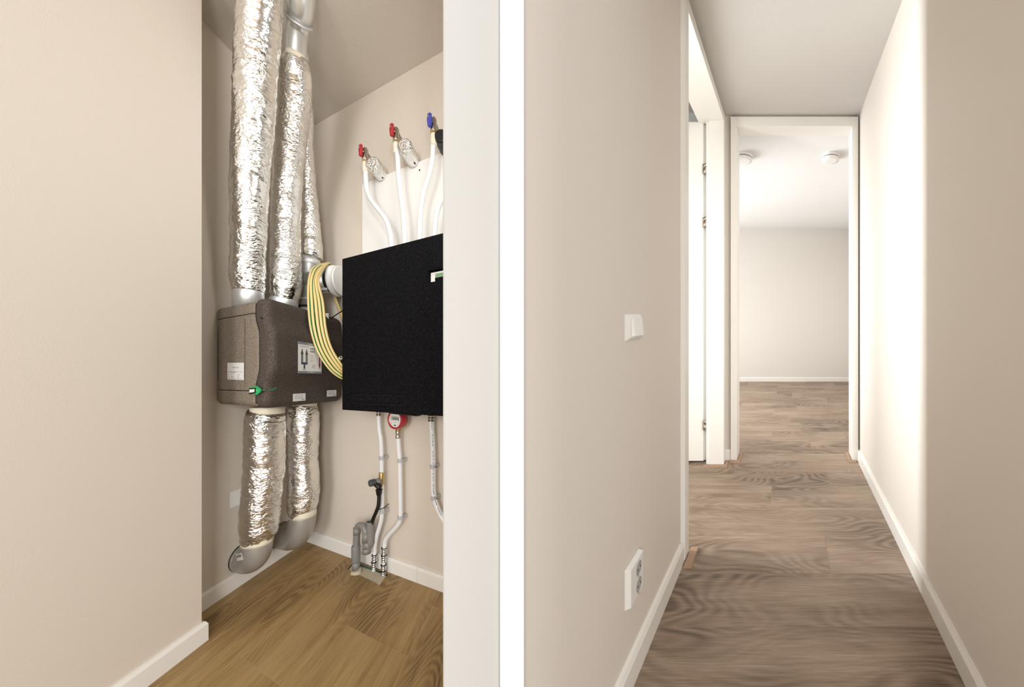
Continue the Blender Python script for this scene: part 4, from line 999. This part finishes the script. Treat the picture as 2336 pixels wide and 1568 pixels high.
fp = MB(); Pf = [RW(845.2, v, TD - .015) for v in (1240, 1190)]; fp.tube(Pf, rp * 1.16, 30, True, False)
top = Pf[-1]; fp.tube([top, top + Vector((0, 0, -.03))], rp * 1.04, 30, True, False)
mbr = [(top + Vector((math.cos(a) * rp * 1.16, math.sin(a) * rp * 1.16, 0))) for a in [2 * math.pi * k / 30 for k in range(30)]]
mbi = [(top + Vector((math.cos(a) * rp * 1.04, math.sin(a) * rp * 1.04, 0))) for a in [2 * math.pi * k / 30 for k in range(30)]]
fp.add([tuple(p) for p in mbr + mbi], [(k, (k + 1) % 30, 30 + (k + 1) % 30, 30 + k) for k in range(30)])
fp.build('funnel_pipe', M['pvc'], tp)
# printed code up the riser
f_ = (Vector((0, 0, EYE)) - RW(814, 1230, TD)); f_.z = 0; f_.normalize()
bq = RW(816.5, 1243, TD) + f_ * rp * 1.0; rgt = Vector((f_.y * -1, f_.x, 0))
lettering('printed_code', 'MM1 1003', bq, Vector((0, 0, 1)), -rgt * -1, 0, 0, .011, 0.0006, 'ink', tp, 0)
# screed patch in the floor recess round the pipes
pat = [(795, 1299), (803, 1288), (882, 1312.5), (866, 1335)]
def fl(u, v): Y = F * EYE / (v - HZ); return ((u - PX) / F * Y, Y)
pp = [fl(*q) for q in pat]
MB().prism(pp, -0.003, 0.0016).build('screed_patch', M['mortar'], floor)
mb = MB(); rnd = random.Random(3)
cx, cy = fl(813, 1307)
mb.loft([[(cx + (.030 + .006 * rnd.random()) * math.cos(a), cy + (.028 + .006 * rnd.random()) * math.sin(a), 0.001) for a in [2 * math.pi * k / 16 for k in range(16)]], [(cx + .026 * math.cos(a), cy + .025 * math.sin(a), 0.005 + .005 * rnd.random()) for a in [2 * math.pi * k / 16 for k in range(16)]], [(cx + .023 * math.cos(a), cy + .022 * math.sin(a), 0.009 + .010 * rnd.random()) for a in [2 * math.pi * k / 16 for k in range(16)]]], True, True)
mb.build('mortar_collar', M['mortar'], floor)
e0, e1_ = fl(822, 1288.5), fl(872, 1309); n_ = (N2.x * .006, N2.y * .006)
MB().prism([e0, e1_, (e1_[0] + n_[0], e1_[1] + n_[1]), (e0[0] + n_[0], e0[1] + n_[1])], 0.0, 0.004).build('foam_edge', M['teal'], floor)
e0, e1_ = fl(860, 1304), fl(884, 1313.5)
MB().prism([e0, e1_, (e1_[0] + n_[0], e1_[1] + n_[1]), (e0[0] + n_[0], e0[1] + n_[1])], 0.0, 0.0046).build('dark_gap', M['dark'], floor)
e0, e1_ = fl(793.5, 1300), fl(802.5, 1289)
MB().prism([e0, e1_, (e1_[0] + .006, e1_[1]), (e0[0] + .006, e0[1])], 0.0, 0.0030).build('dark_gap', M['dark'], floor)
mb = MB()
for k in range(9):
    x, y = fl(836 + k * 3.2, 1322.5 + k * 1.1); mb.tube([(x, y, .0005), (x, y, .0026)], .0028, 8)
mb.build('rough_edge', M['pvc'], floor)['kind'] = 'stuff'

# plastered-in square round the near elbow and the paper sheet behind the duct
def lwbox(u0, u1, v0a, v1a, d0, d1):
    PL = C + N1 * (-SK); t0, t1 = solve(u0, PL, E1), solve(u1, PL, E1); zc = lambda v, t: EYE - (v - HZ) / F * (PL + E1 * t).y
    mb = MB(); p = [(PL + E1 * t0 + N1 * d0), (PL + E1 * t0 + N1 * d1), (PL + E1 * t1 + N1 * d1), (PL + E1 * t1 + N1 * d0)]
    return mb.prism([(q.x, q.y) for q in p], zc(v1a, t0), zc(v0a, t0))
pl = paint('rough_plaster_patch', lin(222, 212, 197), 70, 0.6); M['plaster'] = pl
struct(lwbox(485, 640, 1215, 1348, -0.002, 0.0022).build('trim_3', M['plaster'], None, 0.001))
wl_ = lwbox(525, 575, 1124, 1160, -0.0005, 0.0008).build('paper_sheet', M['wall_white'], None); tag(wl_, 'pale paper sheet stuck on the closet wall behind the lower foil duct', 'label')
